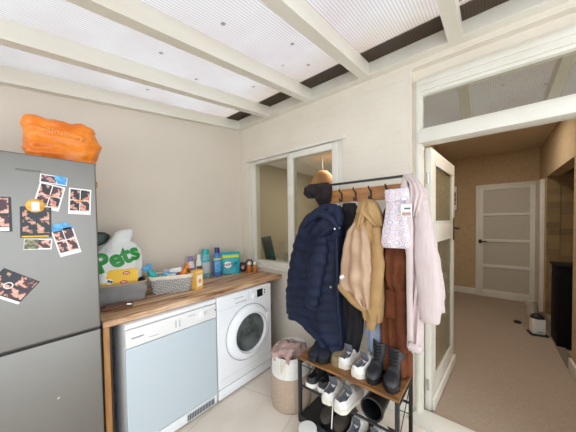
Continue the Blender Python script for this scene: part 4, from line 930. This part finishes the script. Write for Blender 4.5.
# ------------------------------------------------------------------ shoes
def shoe_meshes(L, W, H, upper, sole, lining, laces=None, sole_h=.028, collar=.45, heelh=None, pull=None, toe_h=.055):
    """list of (part name, MB, material); heel at y=0, toe at y=+L"""
    N = 30; nn = 28
    def width(t): 
        return W*.5*(max(0,math.sin(min(1, (t+.02)/.16)*PI/2))**.5)*(1-.12*math.exp(-((t-.38)/.16)**2))*(1 if t < .72 else max(.12, max(0, math.cos((t-.72)/.29*PI/2)))**.55)*(.9+.16*min(1, max(0,(t-.3)/.4)))
    def height(t):
        pts = [(0,H*.80), (.06,H*.84), (.2,H*.76), (.34,H*.86), (.48,H*.98), (.62,H*.76), (.78,toe_h), (.93,toe_h*.86), (1,toe_h*.4)]
        for (a, ha), (b, hb_) in zip(pts, pts[1:]):
            if t <= b: u = (t-a)/(b-a); return lerp(ha, hb_, u*u*(3-2*u))
        return toe_h*.4
    def cxx(t): return .010*math.sin(t*PI)-.008*t
    rings = []; inn = []
    for i in range(N+1):
        t = i/N; w_ = width(t); h = height(t); o = .0
        if t < collar: o = min(1, t/.05, (collar-t)/.07)
        r = []
        for k in range(nn):
            a = k/nn
            if a < .25: x = w_*lerp(-1,1,a/.25); z = sole_h*.6
            elif a < .5: u = (a-.25)/.25; x = w_*(1-.28*u**2.2); z = lerp(sole_h*.6, h, u)
            else:
                u = (a-.5)/.5; xx = lerp(1,-1,u) if u < .5 else lerp(1,-1,u)
                if u < .5:
                    v = u/.5; x = w_*.72*(1-v); z = h+ (1-(1-v)**2)*h*.10
                else:
                    v = (u-.5)/.5; x = -w_*.72*v; z = h+(1-v*v)*h*.10
                depth = o*(1-abs(x)/(w_*.72+1e-6))**.5
                z = z-depth*(h-sole_h)*.75
                if u > .86: # left side wall drop
                    pass
            r.append(Vector((cxx(t)+x, t*L, z)))
        rings.append(r)
    # left side wall: rebuild ring symmetrical
    rr = []
    for i, r in enumerate(rings):
        t = i/N; w_ = width(t); h = height(t); top = r[14:]  # from right rim to left
        left = [Vector((cxx(t)-w_*(1-.28*(1-u)**2.2), t*L, lerp(h, sole_h*.6, u))) for u in (.25,.5,.75)]
        rr.append(r[:14]+top+left)
    up = MB().loft(rr)
    out = [('upper', up, upper)]
    s = MB(); outl = []
    for i in range(N+1):
        t = i/N; outl.append((width(t)*1.07+.001, t*L, cxx(t)))
    pts = [(c+w_, y) for w_, y, c in outl]+[(c-w_, y) for w_, y, c in outl[::-1]]
    pts = [(x, (y-L/2)*1.02+L/2) for x, y in pts]
    s.loft([[Vector((x, y, z)) for x, y in pts] for z in (0, .004, sole_h*.9, sole_h)])
    out.append(('sole', s, sole))
    li = MB(); rg = []
    for i in range(9):
        t = lerp(.05, collar-.06, i/8); w_ = width(t)*.62; h = height(t)
        rg.append([Vector((cxx(t)+w_*math.cos(a), t*L, sole_h+(h-sole_h)*.86-.45*(h-sole_h)*(1-abs(math.cos(a))))) for a in [PI*k/8 for k in range(9)]]+[Vector((cxx(t)+w_*math.cos(a), t*L, sole_h+(h-sole_h)*.35)) for a in [PI-PI*k/8 for k in range(9)]])
    li.loft(rg); out.append(('lining', li, lining))
    tg = MB(); tg.box(-.027, .027, -.005, .005, 0, .075, .005, 3, mtx=Matrix.Translation((cxx(.43), L*.43, H*.62)) @ Matrix.Rotation(R(20), 4, 'X')); out.append(('tongue', tg, lining))
    tab = MB(); tab.box(-.013, .013, -.003, .004, sole_h+.012, H*.80, .003, mtx=Matrix.Translation((0, .0, 0))); out.append(('heel_tab', tab, pull or upper))
    if laces:
        la = MB()
        for j in range(4):
            t = .47+j*.055; h = height(t)*1.10+.003; w_ = width(t)*.55
            la.tube([(cxx(t)-w_, t*L, h-.008), (cxx(t), t*L, h+.002), (cxx(t)+w_, t*L, h-.008)], .0035, 6)
        out.append(('laces', la, laces))
    return out
def place_shoe(parts, name, label, loc, rz, group, tilt=0, mirror=False):
    e = empty(name, label, 'shoe', loc, rz, group); e.rotation_euler = (R(tilt), 0, R(rz))
    for n_, mb, m_ in parts: mb.build(n_, M[m_], e, ang=70)
    return e
def boot_meshes(L, W, shaft_h, r, leather, sole, top='black_cloth', heel=.03, elastic=None):
    out = shoe_meshes(L, W, .085, leather, sole, leather, None, sole_h=.03, collar=.0, toe_h=.062)[:2]
    sh = MB(); rings = []
    for i in range(15):
        t = i/14; z = lerp(.05, shaft_h, t); yy = L*.24-.012*t; rx_ = lerp(W*.44, r, min(1, t*1.6)); ry_ = lerp(L*.245, r*1.15, min(1, t*2))
        rings.append([Vector((rx_*math.cos(2*PI*k/28)*(1+.03*fbm((k*.5,t*4,1), 2)), yy+ry_*math.sin(2*PI*k/28), z+.008*math.cos(2*PI*k/28*1)*0-.01*math.sin(2*PI*k/28)*t)) for k in range(28)])
    c = Vector((0, L*.24-.012, shaft_h))
    rings += [[c+(p-c)*.88 for p in rings[-1]], [c+(p-c)*.85+Vector((0,0,-.07)) for p in rings[-1]]]
    sh.loft(rings); out.append(('shaft', sh, leather))
    f = MB(); f.tube([(-.008,L*.24-r*1.1,shaft_h-.03), (-.006,L*.24-r*1.15,shaft_h+.012), (.006,L*.24-r*1.15,shaft_h+.012), (.008,L*.24-r*1.1,shaft_h-.03)], .004, 6); out.append(('pull_loop', f, top))
    lc_ = MB()
    for j in range(5):
        z = lerp(.10, shaft_h-.03, j/4); yf = L*.24+r*1.1+max(0, .02-.006*j)
        lc_.tube([(-.022,yf-.012,z+.006), (0,yf+.003,z), (.022,yf-.012,z+.006)], .0035, 6)
    out.append(('laces', lc_, top))
    hl = MB(); hl.box(-W*.36, W*.36, -.002, L*.27, 0, .032, .006); out.append(('heel', hl, sole))
    return out
SN = lambda H=.085: shoe_meshes(.275, .098, H, 'sneaker', 'sneaker_sole', 'grey_lining', 'sneaker')
WS = 'white trainers on the bench'
a = place_shoe(SN(), 'trainer', 'white trainer on the rack bench, left of the pair, heel outwards', (1.622, -.475, BZ), 6, WS)
dup(a, (1.728, -.505, BZ), R(-4), 'white trainer on the rack bench, right of the pair, heel outwards').rotation_euler = (0,0,R(-6))
BT = 'black ankle boots on the bench'
b_ = place_shoe(boot_meshes(.24, .086, .20, .051, 'black_leather', 'rubber'), 'ankle_boot', 'black leather ankle boot at the right end of the rack bench', (1.925, -.275, BZ), 182, BT)
dup(b_, (1.828, -.27, BZ), R(178), 'black leather ankle boot on the bench beside the white trainers')
NB = 'navy slipper boots on the bench'
c_ = place_shoe(boot_meshes(.25, .095, .19, .046, 'black_suede', 'rubber'), 'slipper_boot', 'navy suede slipper boot at the left end of the rack bench', (1.395, -.285, BZ), 184, NB)
dup(c_, (1.478, -.27, BZ), R(178), 'navy suede slipper boot under the hem of the navy parka')
place_shoe(boot_meshes(.25, .095, .15, .046, 'khaki', 'khaki'), 'suede_boot', 'khaki suede boot between the navy boots and white trainers on the bench', (1.562, -.235, BZ), 180, None)
MZ = .28
KS = 'black trainers on the middle shelf'
d_ = place_shoe(shoe_meshes(.27, .095, .085, 'black_leather', 'white_print', 'black_cloth', 'black_leather'), 'trainer', 'black trainer with a white sole, leftmost on the middle shelf', (1.385, -.525, MZ), 2, KS)
dup(d_, (1.478, -.515, MZ), R(-2), 'black trainer with a white sole behind the white middle-shelf pair')
MS = 'white trainers on the middle shelf'
e_ = place_shoe(SN(.09), 'trainer', 'white trainer with lace hanging down, middle shelf, left of the pair', (1.565, -.585, MZ), 8, MS)
e2 = dup(e_, (1.655, -.60, MZ), R(-6), 'white trainer on the middle shelf, right of the pair, by the wellington')
f = MB(); f.tube([(.03,.03,.06), (.045,.0,.02), (.045,-.012,-.05), (.04,-.012,-.13)], .004, 6); f.build('loose_lace', M['sneaker'], e_)
# wellington lying with its opening outwards
wl = empty('wellington_boot', 'black rubber boot lying on the middle shelf with its round opening outwards', 'boot', (1.845, -.535, MZ+.078), 0)
rings = []
for i in range(13):
    t = i/12; y = .26*t; r = .066-.012*t
    rings.append([Vector((r*math.cos(2*PI*k/32), y, r*math.sin(2*PI*k/32))) for k in range(32)])
rings = [[Vector((p.x*.82, .18, p.z*.82)) for p in rings[0]], [Vector((p.x*.9, .0, p.z*.9)) for p in rings[0]]]+rings
MB().loft(rings).build('shaft', M['rubber'], wl)
f = MB(); f.tube([(0,.24,.0), (0,.27,.03), (0,.28,.08), (0,.285,.13)], [.05,.052,.045,.03], 20, .9); f.build('foot', M['rubber'], wl)
f = MB(); f.tube([(.063*math.cos(2*PI*k/32), -.002, .063*math.sin(2*PI*k/32)) for k in range(33)], .006, 8); f.build('rim', M['rubber'], wl)
TZ = .034
OB = 'olive suede boots on the bottom tray'
g_ = place_shoe(boot_meshes(.26, .1, .16, .048, 'brown_leather', 'rubber'), 'suede_boot', 'dark olive suede boot, leftmost on the bottom tray', (1.475, -.25, TZ), 182, OB)
dup(g_, (1.59, -.25, TZ), R(178), 'dark olive suede boot, second from the left on the bottom tray')
LS = 'white trainers on the bottom tray'
h_ = place_shoe(shoe_meshes(.275, .098, .09, 'sneaker', 'sneaker_sole', 'grey_lining', 'sneaker', pull='grey_lining'), 'trainer', 'white trainer with grey heel tab on the bottom tray, left of the pair', (1.70, -.53, TZ), 6, LS)
dup(h_, (1.81, -.535, TZ), R(-4), 'white trainer with grey heel tab on the bottom tray, right of the pair')
tn = empty('round_tin', 'round pale tin with ringed lid at the right end of the bottom tray', 'tin', (1.925, -.45, TZ))
MB().lathe([(0,0), (.05,0), (.052,.004), (.052,.10), (0,.10)], 36).build('body', M['cream_fab'], tn)
MB().lathe([(0,.106), (.02,.106), (.022,.109), (.025,.109), (.027,.106), (.038,.106), (.04,.110), (.052,.110), (.054,.106), (.054,.09), (.05,.09)], 36).build('lid', M['tan_edge'], tn)
# round white tub on the floor at the rack front
tb = empty('round_tub', 'round white lidded tub on the tiles in front of the rack', 'tub', (1.425, -.60, 0))
MB().lathe([(0,0), (.05,0), (.055,.01), (.058,.05), (0,.05)], 36).build('body', M['white_app2'], tb)
MB().lathe([(0,.05), (.061,.05), (.062,.058), (.056,.064), (0,.066)], 36).build('lid', M['white_print'], tb)

# ------------------------------------------------------------------ hall things
hf = empty('pet_feeder', 'small white appliance with black domed top on the hall carpet', 'appliance', (2.86, 2.33, .004), R(12))
MB().box(-.062, .062, -.055, .055, .012, .20, .01, 3).build('body', M['white_app2'], hf)
f = MB(); rings = []
for i in range(9):
    t = i/8*PI/2; r = math.cos(t); z = .20+.06*math.sin(t); rings.append([Vector((x*max(r,.02), y*max(r,.02), z)) for x, y in rrect(.064, .057, 32, .6)])
f.loft(rings); f.build('domed_top', M['black_plastic'], hf)
f = MB(); f.tube([(-.02,.06,.18), (-.03,.075,.29), (-.04,.085,.39)], [.06,.064,.064], 24); f.build('clear_hopper', M['hopper'], hf)
MB().box(-.085, .085, -.09, .07, 0, .012, .004).build('base', M['black_plastic'], hf)
MB().box(-.02, .04, -.0612, -.06, .04, .05).build('printed_mark', M['grey_print'], hf, False)
o = MB().lathe([(0,0), (.04,0), (.045,.015), (.02,.03), (0,.03)], 24).build('door_stop', M['black_plastic']); o.location = (2.70, 2.62, .004); tag(o, 'small black lump on the carpet beside the white appliance', 'door stop')
sv = empty('stove', 'black stove standing in front of the stone recess in the hall', 'stove', (3.2, 2.25, .004))
MB().box(-.22, .22, -.24, .08, .0, .90, .008).build('body', M['stove'], sv)
MB().box(-.235, .23, -.255, .09, .90, .925, .004).build('top_plate', M['stove'], sv)
f = MB(); f.box(-.226, -.22, -.2, .05, .15, .8, .003); f.build('door', M['stove'], sv)
f = MB(); f.box(-.17, .2, -.247, -.24, .1, .82, .004); f.build('side_panel', M['stove'], sv)
struct(MB().box(2.975, 3.05, 1.52, 3.28, 0, .02, .003).build('hearth', mat('hearth_stone', (120,108,92), .8)), 'low stone hearth edge under the black stove', 'hearth')
pf = empty('picture_frame', 'small framed picture on the far hall wall beside the open door', 'picture', (1.81, 3.85, 1.88))
f = rect_frame(-.095, .095, -.255, .255, .016, -.025, -.001, .002); f.build('frame', M['brass'], pf)
MB().box(-.08, .08, -.012, -.004, -.24, .24).build('mount', M['photo_paper'], pf, False)
MB().box(-.03, .06, -.0135, -.012, -.13, .12).build('picture', M['ph2'], pf, False)

# things behind the window
sl = empty('board', 'dark grey board leaning behind the left window pane', 'board', (.20, .30, .955)); sl.rotation_euler = (R(6), R(-10), R(10))
MB().box(-.075, .075, -.008, .008, 0, .32, .004).build('panel', M['screen'], sl)
MB().box(-.012, .012, -.006, .1, 0, .16, .004).build('prop', M['screen'], sl)
struct(MB().box(.0, 1.6, .16, .45, .92, .952, .004).build('trim_5', M['kit_ceil']), 'pale window ledge inside the next room', 'trim')
gl = MB().lathe([(0,0), (.03,0), (.035,.12), (.033,.12), (.028,.006), (0,.006)], 24).build('drinking_glass', M['clear']); gl.location = (.46, .3, .953); tag(gl, 'clear drinking glass on the ledge behind the left window pane', 'glass')
lp = empty('pendant_lamp', 'orange dome pendant lampshade seen through the right window pane', 'lamp', (.42, 1.2, 2.44))
MB().lathe([(.02,-.22), (.08,-.235), (.14,-.30), (.18,-.42), (.18,-.50), (.176,-.50), (.176,-.42), (.135,-.302), (.075,-.24), (.018,-.225)], 32).build('lamp_shade', M['lamp_orange'], lp)
MB().tube([(0,0,0), (0,0,-.3)], .004, 8).build('cord', M['white_print'], lp)
